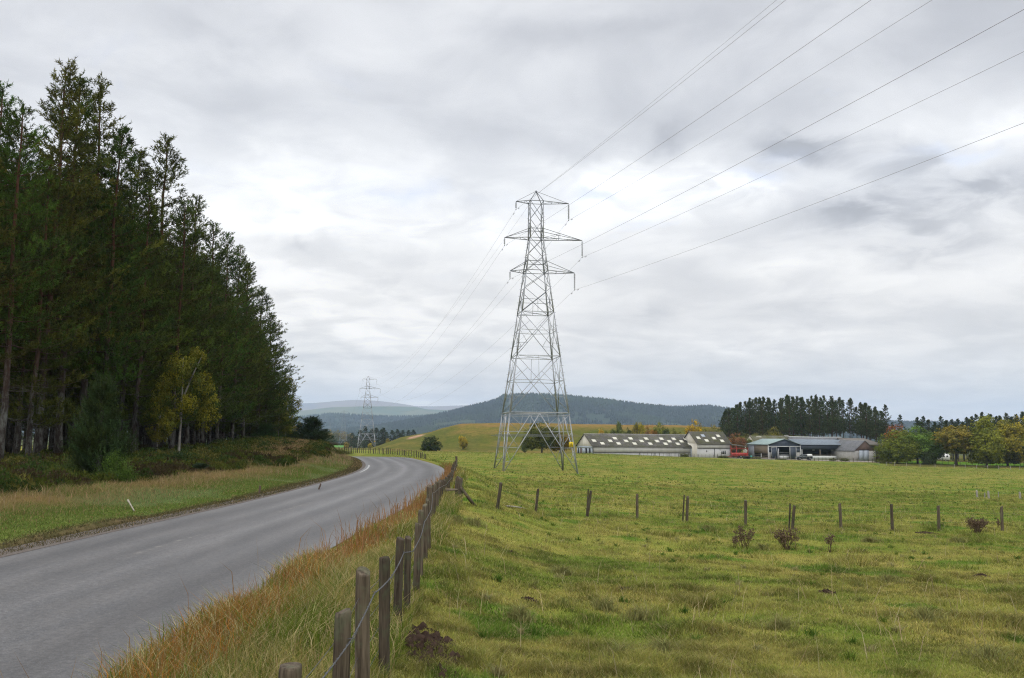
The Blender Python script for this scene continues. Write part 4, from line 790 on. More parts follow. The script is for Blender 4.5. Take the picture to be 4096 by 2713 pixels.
# ------------------------------------------------------------------ pylons
LV = [0, 7.33, 14.4, 20.0, 25.4, 29.7, 34.5]; HWD = [4.6, 3.67, 2.75, 2.05, 1.4, .875, .86]
ARM_R = {34.5: 4.3, 29.7: 6.1, 25.4: 5.1}; ARM_L = {34.5: 2.6, 29.7: 4.05, 25.4: 3.3}; STR_R, STR_L = 2.2, 1.05
def hw(z): return float(np.interp(z, [-2]+LV, [5.25-.4]+HWD))
def make_pylon():
    root = empty('pylon', (0, 0, 0)); leg = {}
    def cn(sx, sy, z): w = hw(z); return A3(sx*w, sy*w, z)
    for sx in (-1, 1):
        for sy in (-1, 1):
            mb = MB(); zs = [-1.2]+LV
            for a, b in zip(zs[:-1], zs[1:]):
                w = .15 if b < 15 else (.13 if b < 26 else .11); p, q = cn(sx, sy, a), cn(sx, sy, b); o = A3(sx, 0, 0)*w*.5; o2 = A3(0, sy, 0)*w*.5
                mb.bar(p-o, q-o, w, .03); mb.bar(p-o2, q-o2, .03+w*.35, w*.5)
            mb.build('leg', M['galv'] , root)
    lo = MB(); hi = MB(); up = MB()
    def face(f, u, z): # f 0..3: side of the tower, u -1..1
        w = hw(z); return [A3(u*w, -w, z), A3(w, u*w, z), A3(-u*w, w, z), A3(-w, -u*w, z)][f]
    for f in range(4):
        e = .07
        # base section: K from waist centre to the feet, with ladders of sub bracing
        c = face(f, 0, 7.2); lo.bar(face(f, -1, 7.33), face(f, 1, 7.33), .12); lo.bar(face(f, -1, 7.0), face(f, 1, 7.0), .06)
        for s in (-1, 1):
            ft = face(f, s, -.1); lo.bar(c, ft, .09)
            L = lambda t: face(f, s, 7.2*(1-t)-.1*t)
            D = lambda t: c+(ft-c)*t
            for t in (.30, .57, .80): lo.bar(L(t), D(t), .05)
            lo.bar(L(0.02), D(.30), .05); lo.bar(L(.30), D(.57), .05); lo.bar(L(.57), D(.80), .045); lo.bar(D(0.0)+(L(0)-D(0))*.25, D(.3), .04)
        for (z0, z1, zk, big) in ((7.33, 14.4, 11.0, 1), (14.4, 20.0, 17.4, 1)):
            tgt = lo; w0, w1 = hw(z0), hw(z1); zc = z0+(z1-z0)*w0/(w0+w1); c = face(f, 0, zc)
            for s in (-1, 1):
                tgt.bar(face(f, s, z0), face(f, -s, z1), e*.95)
                k = face(f, s, zk+.3); tgt.bar(k, c, .06)
                d1 = face(f, s, z0); m = d1+(c-d1)*.5; tgt.bar(k, m, .045); tgt.bar(face(f, s, (z0+zk)/2+.1), m, .045)
                d2 = face(f, s, z1); m2 = d2+(c-d2)*.5; tgt.bar(k, m2, .04)
            tgt.bar(face(f, -1, z1), face(f, 1, z1), .07)
            if z0 < 10: tgt.bar(c, face(f, 0, z1), .045)
        for (z0, z1) in ((20.0, 23.1), (23.1, 25.4), (25.4, 27.55), (27.55, 29.7), (29.7, 32.1), (32.1, 34.5)):
            hi.bar(face(f, -1, z0), face(f, 1, z1), .055); hi.bar(face(f, 1, z0), face(f, -1, z1), .055)
        hi.bar(face(f, -1, 21.6), face(f, 1, 21.6), .045); hi.bar(face(f, 0, 20), face(f, 0, 21.6), .04)
        for z in (25.4, 26.6, 29.7, 30.9, 34.5): hi.bar(face(f, -1, z), face(f, 1, z), .07)
    hi.bar(cn(-1, -1, 20), cn(1, 1, 23.1), .10)
    for z in (7.33, 14.4, 20): tg = lo if z < 16 else hi; tg.bar(cn(-1, -1, z), cn(1, 1, z), .045); tg.bar(cn(-1, 1, z), cn(1, -1, z), .045)
    lo.build('bracing', M['galv'], root); hi.build('bracing', M['galv_dark'], root)
    pk = MB()
    for sx in (-1, 1):
        for sy in (-1, 1): pk.bar(cn(sx, sy, 34.5), A3(0, 0, 35.95), .07)
    pk.bar(A3(0, -.12, 35.95), A3(0, .12, 35.95), .14); pk.bar(A3(0, 0, 35.9), A3(0, 0, 35.5), .05); pk.build('peak', M['galv_dark'], root)
    for z in (34.5, 29.7, 25.4):
        for s, X in ((1, ARM_R[z]), (-1, ARM_L[z])):
            ar = MB(); tip = A3(s*X, 0, z)
            for sy in (-1, 1): ar.bar(cn(s, sy, z), tip, .075)
            if z > 34: ar.bar(A3(0, 0, 35.95), tip, .04)
            else:
                for sy in (-1, 1): ar.bar(cn(s, sy, z+1.2), tip, .055)
                if X > 5.5:
                    for sy in (-1, 1):
                        t = .42; a = cn(s, sy, z)*(1-t)+tip*t; b = cn(s, sy, z+1.2)*(1-t)+tip*t; ar.bar(a, b, .045); ar.bar(cn(s, sy, z), b, .04)
            for t in (.35, .62):
                a = cn(s, -1, z)*(1-t)+tip*t; b = cn(s, 1, z)*(1-t)+tip*t; ar.bar(a, b, .04)
            a = cn(s, -1, z)*.65+tip*.35; ar.bar(a, cn(s, 1, z), .035)
            armo = ar.build('crossarm', M['galv_dark'], root)
            st = MB(); Ls = STR_R if s > 0 else STR_L; n = 14 if s > 0 else 6; z0 = z-.12
            st.tube([(s*X, 0, z), (s*X, 0, z-Ls)], .022, 6)
            for i in range(n):
                zz = z0-(Ls-.3)*(i+.3)/n; st.tube([(s*X, 0, zz), (s*X, 0, zz-.035), (s*X, 0, zz-.06)], [.04, .135, .05], 10)
            st.bar((s*X, -.22, z-Ls), (s*X, .22, z-Ls), .07); st.build('insulator_string', M['insulator_glass'], armo)
    g = MB()
    for zz, o in ((4.5, .75), (4.62, .45), (4.4, .25)):
        w = hw(zz)+o; 
        for a, b in (((-w, -w), (w, -w)), ((w, -w), (w, w)), ((w, w), (-w, w)), ((-w, w), (-w, -w))): g.tube([(a[0], a[1], zz), (b[0], b[1], zz)], .016, 4)
    for sx in (-1, 1):
        for sy in (-1, 1): w = hw(4.5); g.bar((sx*w, sy*w, 4.5), (sx*(w+.85), sy*(w+.85), 4.5), .05)
    g.build('climbing_guard', M['galv_dark'], root)
    b = MB()
    for sx, sy in ((1, -1), (-1, 1)):
        for z in np.arange(5.2, 33, .42):
            p = cn(sx, sy, z); d = A3(sx, 0, 0) if int(z*2.38) % 2 else A3(0, sy, 0); b.tube([p, p+d*.20], .014, 4)
    b.build('step_bolts', M['galv_dark'], root)
    for sx in (-1, 1):
        for sy in (-1, 1):
            f_ = MB(); p = cn(sx, sy, -.75); f_.tube([p-A3(0, 0, .5), p+A3(0, 0, .35)], [.42, .34], 12); f_.build('footing', M['concrete'], root)
    p = cn(1, -1, 3.5); s = MB(); s.box(p[0]-.62, p[1]-.10, 3.2, p[0]-.08, p[1]-.06, 3.78)
    so = s.build('warning_sign', M['yellow_plate'], root)
    q = MB(); x0, z0, y0 = p[0]-.35, 3.5, p[1]-.125
    tri = [(-.17, -.14), (.17, -.14), (0, .17)]; inn = [(-.12, -.11), (.12, -.11), (0, .115)]
    for (a, b2) in ((0, 1), (1, 2), (2, 0)): q.bar((x0+tri[a][0], y0, z0+tri[a][1]), (x0+tri[b2][0], y0, z0+tri[b2][1]), .022)
    for a, b2 in (((.02, .08), (-.025, .0)), ((-.025, .0), (.03, -.005)), ((.03, -.005), (-.015, -.09))): q.bar((x0+a[0], y0, z0+a[1]), (x0+b2[0], y0, z0+b2[1]), .02)
    q.build('warning_symbol', M['rubber'], so)
    return root
TH = R(9)
def tower_pos(px, Y, zb=None):
    x = (px-2048)/FPX*Y; x = at(px, 1780, Y)[0]; return A3(x, Y, H1(x, Y) if zb is None else zb)
T1 = tower_pos(2138, 115, -2.07); T2 = tower_pos(1466, 456, -3.87); T3 = tower_pos(1372, 895, -8.9); T4 = tower_pos(1318, 1640, -9.6)
T0 = T1+A3(math.sin(R(15)), -math.cos(R(15)), 0)*330+A3(0, 0, 8)
YW = [R(8), R(11), R(11), R(9)]
py0 = make_pylon(); py0.location = T1; py0.rotation_euler = (0, 0, YW[0])
tag(py0, 'large grey steel lattice pylon standing in the field with a yellow warning sign', 'pylon', 'pylons of the power line')
for T, yw, lab in ((T2, YW[1], 'second pylon, grey lattice one beyond the road bend before the dark pines'), (T3, YW[2], 'third pylon, faint lattice one above the bright green field'), (T4, YW[3], 'farthest pylon, tiny pale lattice against the blue hill')):
    o = copy_tree(py0); o.location = T; o.rotation_euler = (0, 0, yw); tag(o, lab, 'pylon', 'pylons of the power line')
ATT = [('earth wire', 0, 35.5)]+[('upper left conductor', -ARM_L[34.5], 34.5-STR_L), ('middle left conductor', -ARM_L[29.7], 29.7-STR_L), ('lower left conductor', -ARM_L[25.4], 25.4-STR_L),
        ('upper right conductor', ARM_R[34.5], 34.5-STR_R), ('middle right conductor', ARM_R[29.7], 29.7-STR_R), ('lower right conductor', ARM_R[25.4], 25.4-STR_R)]
def spans():
    for Ta, ya, Tb, yb, sag, where, n in ((T1, YW[0], T0, R(15), 6.0, 'running overhead from the near pylon to the upper right', 60), (T1, YW[0], T2, YW[1], 9.5, 'sagging between the near pylon and the second pylon', 60), (T2, YW[1], T3, YW[2], 13, 'between the second and third pylons', 40), (T3, YW[2], T4, YW[3], 26, 'between the third and farthest pylons', 40)):
        for nm, off, h in ATT:
            A = Ta+A3(math.cos(ya)*off, math.sin(ya)*off, h); B = Tb+A3(math.cos(yb)*off, math.sin(yb)*off, h); t = np.linspace(0, 1, n)[:, None]
            P = A+(B-A)*t; P[:, 2] -= (4*(sag if nm != 'earth wire' else sag*.8)*t*(1-t))[:, 0]
            mb = MB(); mb.tube(P-A, (.011 if nm != 'earth wire' else .009), 5, cap=False); o = mb.build('power_cable', M['cable'], loc=A)
            tag(o, nm+' '+where, 'cable', 'cables of the power line')
            if Ta is T1 and nm != 'earth wire':
                d = (P[2]-P[0]); d /= np.linalg.norm(d); c = d*1.3-A3(0, 0, .12); v = MB(); v.tube([c-d*.2, c+d*.2], .012, 4); v.tube([c-d*.24, c-d*.12], .045, 6); v.tube([c+d*.12, c+d*.24], .045, 6); v.build('vibration_damper', M['galv_dark'], o)
spans()

# ------------------------------------------------------------------ fences
def make_post(r, h, seed, square=False):
    rg = np.random.default_rng(seed); mb = MB(); n = 20; zs = np.array([-.35, 0, .3*h, .65*h, h-.03, h-.006, h]); rr = r*np.array([1.08, 1.04, 1.0, 1.0, .98, .95, .88]); rr = rr*(1+rg.normal(0, .012, len(zs)))
    off = np.cumsum(rg.normal(0, r*.05, (len(zs), 2)), 0); P = np.stack([off[:, 0], off[:, 1], zs], 1); mb.tube(P, rr, 4 if square else n, phase=math.pi/4)
    V = mb.V[0]; a = np.arctan2(V[:, 1], V[:, 0]); k = 1+.055*np.sin(a*2+seed)+.04*np.sin(a*3+seed*2+V[:, 2]*1.5)+.02*np.sin(a*7+seed); top = V[:, 2] > h-.05; V[:, 2] += np.where(top, (V[:, 0]*math.cos(seed)+V[:, 1]*math.sin(seed))*.16, 0); V[:, 0] *= k; V[:, 1] *= k
    return mb
def add_post(root, base, h, r, tilt=(0, 0), seed=0, square=False, name='post', mat='post_wood'):
    o = make_post(r, h, seed, square).build(name, M[mat], root, smooth=False)
    for p in o.data.polygons: p.use_smooth = not square and len(p.vertices) == 4 and abs(p.normal.z) < .5
    o.rotation_mode = 'ZYX'; o.location = base-np.array(root.location); o.rotation_euler = (R(tilt[0]), R(tilt[1]), (seed*1.7) % 6.28 if not square else R(seed % 30)); return o
def wire_line(root, pts, r, name='wire', barbed=False, mat='wire'):
    """a sagging wire through pts; barbed: two twisted strands with barbs"""
    pts = [np.array(p, float)-np.array(root.location) for p in pts]; Q = []
    for a, b in zip(pts[:-1], pts[1:]):
        L = np.linalg.norm(b-a); n = max(2, int(L/.25)); t = np.linspace(0, 1, n, endpoint=False)[:, None]; q = a+(b-a)*t; q[:, 2] -= (.012*L*4*t*(1-t)*.6)[:, 0]; Q.append(q)
    Q = np.concatenate(Q+[pts[-1][None]]); mb = MB()
    if not barbed: mb.tube(Q, r, 5, cap=False)
    else:
        seg = np.concatenate([[0], np.cumsum(np.linalg.norm(np.diff(Q, axis=0), axis=1))]); m = seg[-1]; near = min(m, 13.)
        s = np.concatenate([np.arange(0, near, .014), np.arange(near, m, .25)]); C = np.stack([np.interp(s, seg, Q[:, i]) for i in range(3)], 1)
        for ph in (0, math.pi):
            a = s/.075*2*math.pi+ph; amp = r*1.15; mb.tube(C+np.stack([np.cos(a)*amp, 0*a, np.sin(a)*amp], 1), r, 5, cap=False)
        for k in np.arange(.05, near, .11):
            c = A3(*[np.interp(k, seg, Q[:, i]) for i in range(3)])
            for j in range(4): d = rng.normal(0, 1, 3); d /= np.linalg.norm(d); mb.tube([c, c+d*.016], [.0016, .0006], 3)
            mb.tube([c-A3(0, .006, 0), c+A3(0, .006, 0)], r*2.6, 6)
    return mb.build(name, M[mat], root, smooth=True)
def fences():
    # 1 roadside fence beside the camera
    near = [(1169, 2659, 4.6, .058), (1370, 2451, 6.0, .052), (1470, 2284, 7.4, .060), (1545, 2231, 9.0, .054), (1597, 2153, 11.3, .050), (1634, 2150, 11.9, .044), (1669, 2094, 13.5, .050), (1684, 2045, 15.3, .045), (1703, 2020, 17, .05), (1715, 1999, 18.6, .055), (1722, 1945, 24, .075), (1735, 1941, 25.6, .06), (1749, 1928, 27.2, .06), (1757, 1926, 29, .06), (1766, 1922, 31, .06), (1777, 1920, 33, .06), (1787, 1909, 35.5, .06), (1795, 1901, 37.5, .06), (1803, 1893, 40.5, .075), (1807, 1882, 43.5, .06), (1810, 1870, 46.5, .06), (1814, 1858, 50, .06), (1817, 1850, 53.5, .06), (1822, 1842, 57, .06), (1826, 1826, 62, .075)]
    root = empty('roadside_fence', (-1.1, 4.6, 0), 0, 'weathered post and barbed wire fence running from the camera along the road verge', 'fence'); tops = []
    for i, (px, py, Y, r) in enumerate(near):
        p = at(px, py, Y); g = H1(p[0], Y); add_post(root, A3(p[0], Y, g), p[2]-g, r, (rng.uniform(-1.5, 1.5), rng.uniform(-1.2, 1.2)), i*7+3); tops.append(A3(p[0], Y, p[2]))
    for k, (dz, barbed, r) in enumerate(((.17, True, .0026), (.20, False, .0022), (.44, False, .002), (.66, False, .002), (.88, False, .002))):
        side = .062 if k == 0 else -.055
        st = tops[0]-(tops[1]-tops[0])*1.1
        W = [A3(t[0]+side*(1 if i > 0 else 1), t[1]-.02, t[2]-dz*(1 if t[2] > .6 else .8)) for i, t in enumerate([st]+tops)]
        wire_line(root, W, r, 'barbed_wire' if barbed else 'wire', barbed)
    sm = MB()
    for i, t in enumerate(tops[:8]):
        c = t-np.array(root.location)+A3(.062, -.02, -.17); sm.tube([c+A3(-.02, 0, .012), c+A3(.008, 0, .012), c+A3(.008, 0, -.012), c+A3(-.02, 0, -.012)], .0022, 5)
    sm.build('staples', M['wire'], root)
    # strainer assembly at the field corner
    cr = empty('corner_strainer', tuple(hit(1834, 2012)), 0, 'thick corner post with cross rails and a slanting stay where the two fences meet', 'fence post'); c0 = A3(*cr.location)
    top = at(1834, 1912, c0[1]); add_post(cr, c0, top[2]-c0[2], .125, (0, 1), 5)
    s1 = at(1842, 1950, c0[1]-.1); s2 = hit(1908, 2024); b = MB(); b.bar(s1-c0, s2-c0-A3(0, 0, .1), .09); b.build('stay', M['post_wood'], cr)
    for (ya, yb, w) in ((1960, 1958, .10), (1990, 1992, .10)):
        a = at(1786, ya, c0[1]-.3); e = at(1838, yb, c0[1]-.05); b = MB(); b.bar(a-c0, e-c0, w, .04); b.build('rail', M['plank'], cr)
    # 2 cross fence over the field: each post is a leaning remnant
    cf = empty('cross_fence', (0, 41, -1.3), 0, 'row of thin leaning grey posts with one slack wire crossing the pasture', 'fence'); T = []
    for i, (bx, by, tx, ty) in enumerate([(1989, 2037, 2004, 1935), (2143, 2046, 2153, 1960), (2350, 2067, 2364, 1968), (2548, 2076, 2548, 1983), (2748, 2088, 2750, 1992), (2982, 2103, 2982, 2007), (3170, 2120, 3178, 2027), (3364, 2120, 3360, 2020), (3570, 2123, 3566, 2022), (3756, 2126, 3752, 2028), (4010, 2124, 4004, 2032), (4230, 2135, 4225, 2040)]):
        p = hit(bx, by); h = (by-ty)*p[1]/FPX; q = at(tx, ty, p[1]); add_post(cf, p, h*1.02, .062, (rng.uniform(-2, 2), math.degrees(math.atan2(q[0]-p[0], h))), i*5+1, False); T.append(q)
    for i in (2, 4, 6):
        q = T[i]; p = A3(q[0]-.18, q[1]+.25, H1(q[0]-.18, q[1]+.25)); add_post(cf, p, q[2]-p[2]+.12, .035, (0, 4), i+40, True)
    wire_line(cf, [t-A3(0, 0, .25) for t in T], .0022)
    wire_line(cf, [t-A3(0, 0, .65) for t in T], .0018)
    # 3 fence round the outside of the bend and beyond
    bf = empty('bend_fence', (-20, 140, -1), 0, 'dark post and wire fence along the far side of the road bend', 'fence'); T = []
    L_ = np.array([(1706, 128), (1690, 140), (1650, 156), (1560, 168), (1430, 176), (1290, 190)], float); px = 1704.
    while px > 1285:
        Y = float(np.interp(-px, -L_[:, 0], L_[:, 1])); g = gpx(px+rng.uniform(-2, 2), Y); h = rng.uniform(.9, 1.2)
        add_post(bf, g, h, .062 if k % 7 else .10, (rng.uniform(-3, 3), rng.uniform(-3, 3)), k+100, False); T.append(g+A3(0, 0, 1.0)); k += 1; px -= rng.uniform(6.5, 11)
    for dz in (0, .35, .7): wire_line(bf, [t-A3(0, 0, dz) for t in T], .003)
    # gate in that fence
    p = T[min(34, len(T)-1)]; q = T[min(36, len(T)-1)]
    for i in range(20, len(T)-2):
        P2 = 2048+FPX*T[i][0]/T[i][1]
        if P2 < 1418: p, q = T[i], T[i+3]; break
    gt = empty('field_gate', tuple(p-A3(0, 0, 1.0)), 0, 'small wooden gate in the fence beyond the bend', 'gate'); d = (q-p)
    for z in (.25, .5, .75, 1.0): b = MB(); b.bar(A3(0, -.1, z), d+A3(0, -.1, z), .10, .03); b.build('rail', M['plank'], gt)
    for t in (0., 1.): b = MB(); b.bar(d*t+A3(0, -.12, 0), d*t+A3(0, -.12, 1.25), .18); b.build('gate_post', M['post_wood'], gt)
    # 4 farm fence
    ff = empty('farm_fence', (70, 268, -4), 0, 'thin post and wire fence between the pasture and the farmyard', 'fence'); T = []; k = 0
    for px in np.arange(2560, 3640, 15.5):
        Y = 283-(px-2560)/1080*17; g = gpx(px, Y); T.append(g+A3(0, 0, 1.0)); add_post(ff, g, rng.uniform(.9, 1.15), .05 if k % 5 else .09, (0, rng.uniform(-3, 3)), k, True); k += 1
    for dz in (0, .3, .6): wire_line(ff, [t-A3(0, 0, dz) for t in T], .004)
    pf = empty('pale_post_fence', (120, 240, -4.8), 0, 'row of short pale posts along the pasture edge below the autumn trees', 'fence'); k = 0; T = []
    for px in (3516, 3546, 3578, 3626, 3680, 3740, 3817, 3860, 3906, 3950, 3994, 4041, 4078, 4110):
        g = gpx(px, 243-(px-3500)/600*22); add_post(pf, g, .95, .06, (0, rng.uniform(-3, 3)), k, True, mat='pale_wood'); T.append(g+A3(0, 0, .8)); k += 1
    wire_line(pf, T, .004)
    lf = empty('lawn_fence', (130, 262, -5), 0, 'dark post and rail fence under the autumn trees before the lawn', 'fence'); T = []
    for k, px in enumerate(np.arange(3600, 4110, 24.)):
        g = gpx(px, 268); add_post(lf, g, 1.15, .07, (0, 0), k, True); T.append(g)
    b = MB()
    for z in (.55, .95):
        for a, c in zip(T[:-1], T[1:]): b.bar(a-A3(130, 262, -5)+A3(0, -.1, z), c-A3(130, 262, -5)+A3(0, -.1, z), .08, .04)
    b.build('rail', M['plank'], lf)
    sp = empty('enclosure_fence', tuple(hit(3995, 1992)), 0, 'short grey posts with slack wire around a patch of rank grass in the pasture', 'fence'); T = []
    for k, (px, py, h, r) in enumerate([(3909, 1990, .58, .09), (3939, 1991, .42, .04), (3956, 1995, .62, .085), (3994, 1990, .5, .035), (4080, 1995, .56, .09), (4140, 1998, .6, .08)]):
        g = hit(px, py); add_post(sp, g, h, r, (0, rng.uniform(-4, 4)), k+60, False, mat='pale_wood'); T.append(g+A3(0, 0, h*.8))
    wire_line(sp, T, .004)
    for k, (px, pb, pt, Yo) in enumerate([(1037, 1976, 1944, 0), (1273, 1964, 1935, 0)]):
        p = hit(px, pb); h = (pb-pt)*p[1]/FPX; ro = empty('marker_post', tuple(p), 0, ['rusty brown marker stake in the tawny verge grass', 'crooked dark stake leaning at the road edge near the bend'][k], 'stake'); add_post(ro, p, h, .045, (0, 2 if k == 0 else 20), k+9, True, name='stake', mat='red_plank')
simple('pale_wood', (.30, .28, .25), (.20, .185, .165), 8, .9, .1)
fences()
# ------------------------------------------------------------------ farm
AL = R(16.6); EX = A3(math.cos(AL), math.sin(AL), 0); EY = A3(-math.sin(AL), math.cos(AL), 0)
def org(px, Y, z): p = at(px, 1790, Y); return A3(p[0], Y, z)
def along(o, px):
    """length along the facade direction so that its end falls at column px"""
    t = np.linspace(0, 60, 6001)[:, None]; P = o+EX*t; c = (px-2048)/FPX; d = np.abs(P[:, 0]/P[:, 1]-c-.0008); return float(t[np.argmin(d), 0])
def part(root, name, mat, *boxes, smooth=False, **kw):
    mb = MB()
    for b in boxes: mb.box(*b)
    return mb.build(name, M[mat], root)
def roof_x(root, x0, x1, W, ze, zr, mat, oh=.35, th=.10, y0=0., hip=0., name='roof'):
    """ridge along x; two slabs"""
    mb = MB(); ym = y0+W/2; sl = (zr-ze)/(W/2)
    for s in (-1, 1):
        e = y0-oh if s < 0 else y0+W+oh; z_e = ze-sl*oh
        V = [(x0-oh, e, z_e), (x1+oh, e, z_e), (x1+oh-hip, ym, zr), (x0-oh, ym, zr)]; V2 = [(a, b, c+th) for a, b, c in V]
        V = V+V2; F = [(3, 2, 1, 0), (4, 5, 6, 7), (0, 1, 5, 4), (1, 2, 6, 5), (3, 0, 4, 7)]
        if s > 0: F = [f[::-1] for f in F]
        mb.add(V, F)
    if hip:
        mb.add([(x1+oh, y0-oh, ze-sl*oh+th), (x1+oh, y0+W+oh, ze-sl*oh+th), (x1+oh-hip, ym, zr+th)], [(0, 1, 2)])
    return mb.build(name, M[mat], root)
def roof_y(root, x0, x1, D, ze, zr, mat, oh=.35, th=.10, y0=0., name='roof'):
    mb = MB(); xm = (x0+x1)/2; sl = (zr-ze)/((x1-x0)/2)
    for s in (-1, 1):
        e = x0-oh if s < 0 else x1+oh; V = [(e, y0-oh, ze-sl*oh), (xm, y0-oh, zr), (xm, y0+D+oh, zr), (e, y0+D+oh, ze-sl*oh)]; V = V+[(a, b, c+th) for a, b, c in V]
        mb.add(V, [(3, 2, 1, 0), (4, 5, 6, 7), (0, 1, 5, 4), (2, 3, 7, 6), (3, 0, 4, 7)])
    return mb.build(name, M[mat], root)
def skylight(root, x, v, W, ze, zr, th=.10, w=1.3, dv=.19, mat='skylight_sheet'):
    """panel on the front slope; v = 0 at ridge, 1 at eave"""
    y = lambda v: (W/2)*(1-v); z = lambda v: zr+th+.035-(zr-ze)*v
    mb = MB(); a, b = v-dv/2, v+dv/2; V = [(x-w/2, y(b), z(b)), (x+w/2, y(b), z(b)), (x+w/2, y(a), z(a)), (x-w/2, y(a), z(a))]; V = [(p, q, r-.06) for p, q, r in V]+V
    mb.add(V, [(4, 5, 6, 7), (0, 1, 5, 4), (1, 2, 6, 5), (2, 3, 7, 6), (3, 0, 4, 7)]); mb.build('skylight', M[mat], root)
def gable(root, x, W, ze, zr, mat, th=.18, y0=0., name='gable'):
    mb = MB(); mb.prism([(y0+.02, ze), (y0+W-.02, ze), (y0+W/2, zr-.02)], 'x', x, x+th); return mb.build(name, M[mat], root)
def window(root, x0, z0, x1, z1, y=-.03, panes=1, frame='truck_white', face='front'):
    if face == 'front': bx = lambda a, b, c, d, e, f: (a, b, c, d, e, f)
    else: bx = lambda a, b, c, d, e, f: (b, a, c, e, d, f)
    f = .08; w = part(root, 'window', frame, bx(x0, y-.04, z0, x0+f, y+.1, z1), bx(x1-f, y-.04, z0, x1, y+.1, z1), bx(x0+f, y-.04, z1-f, x1-f, y+.1, z1), bx(x0+f, y-.04, z0, x1-f, y+.1, z0+f), *[bx(x0+(x1-x0)*k/panes-.03, y-.03, z0+f, x0+(x1-x0)*k/panes+.03, y+.05, z1-f) for k in range(1, panes)])
    part(w, 'pane', 'glass_dark', bx(x0+f, y, z0+f, x1-f, y+.03, z1-f)); return w
def farm():
    gb = 'farm buildings in the steading'
    ZB = -3.6
    # long low barn
    o = org(2371, 285, ZB-.15); L = along(o, 2788); W = 14.; h = 3.45; zr = h+3.75
    r = empty('long_barn', o, AL, 'long low white barn with a mossy grey roof dotted with pale skylights', 'barn', gb)
    part(r, 'wall', 'white_wall', (0, 0, 1.55, L, .2, h)); part(r, 'base_wall', 'render_wall', (0, .05, -1, L, .24, 1.55)); part(r, 'rear_wall', 'render_wall', (.2, W-.2, -1, L, W, h), (L-.2, .24, -1, L-.01, W-.2, h-.1))
    part(r, 'end_wall', 'pale_door', (0, .26, -1, .2, W-.2, .9), (.0, .26, 2.75, .2, W-.2, h-.01), *[(0, a, .9, .2, b, 2.75) for a, b in ((.26, 1.9), (3.4, 5.0), (6.6, 9.4), (11.0, 12.1), (13.3, W-.2))])
    gable(r, 0, W, h, zr, 'cream_wall')
    part(r, 'opening_shade', 'void_shade', (.3, 1.5, .5, .34, 13.5, 2.9))  # black sheet behind the wall holes, painting the shade inside
    part(r, 'door', 'red_plank', (-.03, 9.5, -.6, .12, 10.9, 2.7)); part(r, 'corner_post', 'rubber', (-.05, -.08, -1, .18, -.0, h))
    part(r, 'rail', 'rubber', (.3, -.10, 1.45, L*.925, -.02, 1.56)); 
    for k in (.43, .572, .715, .86): part(r, 'downpipe', 'rubber', (L*k, -.09, -1, L*k+.12, -.01, 1.45))
    part(r, 'sliding_door', 'grey_door', (L*.925, -.1, -.6, L-.1, -.03, 2.9)); part(r, 'door_track', 'rubber', (L*.85, -.14, 2.92, L-.1, -.04, 3.05))
    rf = roof_x(r, 0, L, W, h, zr, 'asbestos_roof'); cap = MB(); cap.tube([(-.3, W/2, zr+.06), (L+.3, W/2, zr+.06)], .14, 8)
    for i in range(int(L/1.05)): cap.box(i*1.05, W/2-.17, zr+.12, i*1.05+.12, W/2+.17, zr+.26)
    cap.build('ridge_cap', M['concrete'], rf)
    for x, v in [(.257, .36), (.406, .36), (.556, .36), (.704, .36), (.825, .36), (.943, .36), (.045, .57), (.196, .57), (.345, .57), (.494, .57), (.643, .57), (.762, .57), (.882, .57), (.106, .79), (.257, .79), (.408, .79), (.557, .79), (.705, .79), (.824, .79), (.942, .79)]: skylight(r, L*x, v, W, h, zr)
    # tall barn
    o = org(2790, 291, ZB-.2); L = along(o, 2918); W = 11.; h = 4.55; zr = h+3.8
    r = empty('tall_barn', o, AL, 'taller white barn with a steep dark roof and six pale skylights', 'barn', gb)
    part(r, 'wall', 'white_wall', (0, 0, 3.0, L, .2, h)); part(r, 'base_wall', 'render_wall', (0, .04, -1, L, .24, 3.0)); part(r, 'end_wall', 'cream_wall', (0, .25, -1, .2, W, h), (L-.2, .25, -1, L, W, h), (.2, W-.2, -1, L-.2, W-.01, h))
    gable(r, 0, W, h, zr, 'cream_wall'); gable(r, L-.18, W, h, zr, 'white_wall')
    roof_x(r, 0, L, W, h, zr, 'dark_roof'); part(r, 'rail', 'rubber', (0, -.06, 2.96, L, .02, 3.06)); part(r, 'downpipe', 'rubber', (L*.5, -.1, -1, L*.5+.12, -.02, 3.0), (L-.05, -.12, -1, L+.08, -.02, h))
    window(r, L*.70, 1.1, L*.855, 2.45, -.03, 3); part(r, 'vent', 'void_shade', (L*.26, -.02, 2.05, L*.285, .06, 2.4)); part(r, 'lamp', 'lamp_glass', (L*.66, -.12, 2.75, L*.69, -.03, 2.9))
    for x, v, m in [(.33, .35, 'pale_door'), (.79, .36, 'skylight_sheet'), (.145, .54, 'skylight_sheet'), (.61, .56, 'skylight_sheet'), (.34, .76, 'skylight_sheet'), (.80, .78, 'skylight_sheet')]: skylight(r, L*x, v, W, h, zr, w=1.25, dv=.2, mat=m)
    # lean-to with red frame
    o = org(2922, 294, -3.8); L = along(o, 2988)
    r = empty('lean_to', o, AL, 'open lean to with red posts between the tall barn and the blue shed', 'shed', gb)
    mb = MB(); V = [(0, -.3, 4.15), (L, -.3, 3.55), (L, 7, 4.2), (0, 7, 4.7)]; mb.add(V+[(a, b, c+.1) for a, b, c in V], [(3, 2, 1, 0), (4, 5, 6, 7), (0, 1, 5, 4), (1, 2, 6, 5), (2, 3, 7, 6), (3, 0, 4, 7)]); mb.build('roof', M['dark_roof'], r)
    for x in (.1, 2.1, L-.25): part(r, 'post', 'red_paint', (x, 0, -1, x+.18, .18, 4.1-.09*x)); 
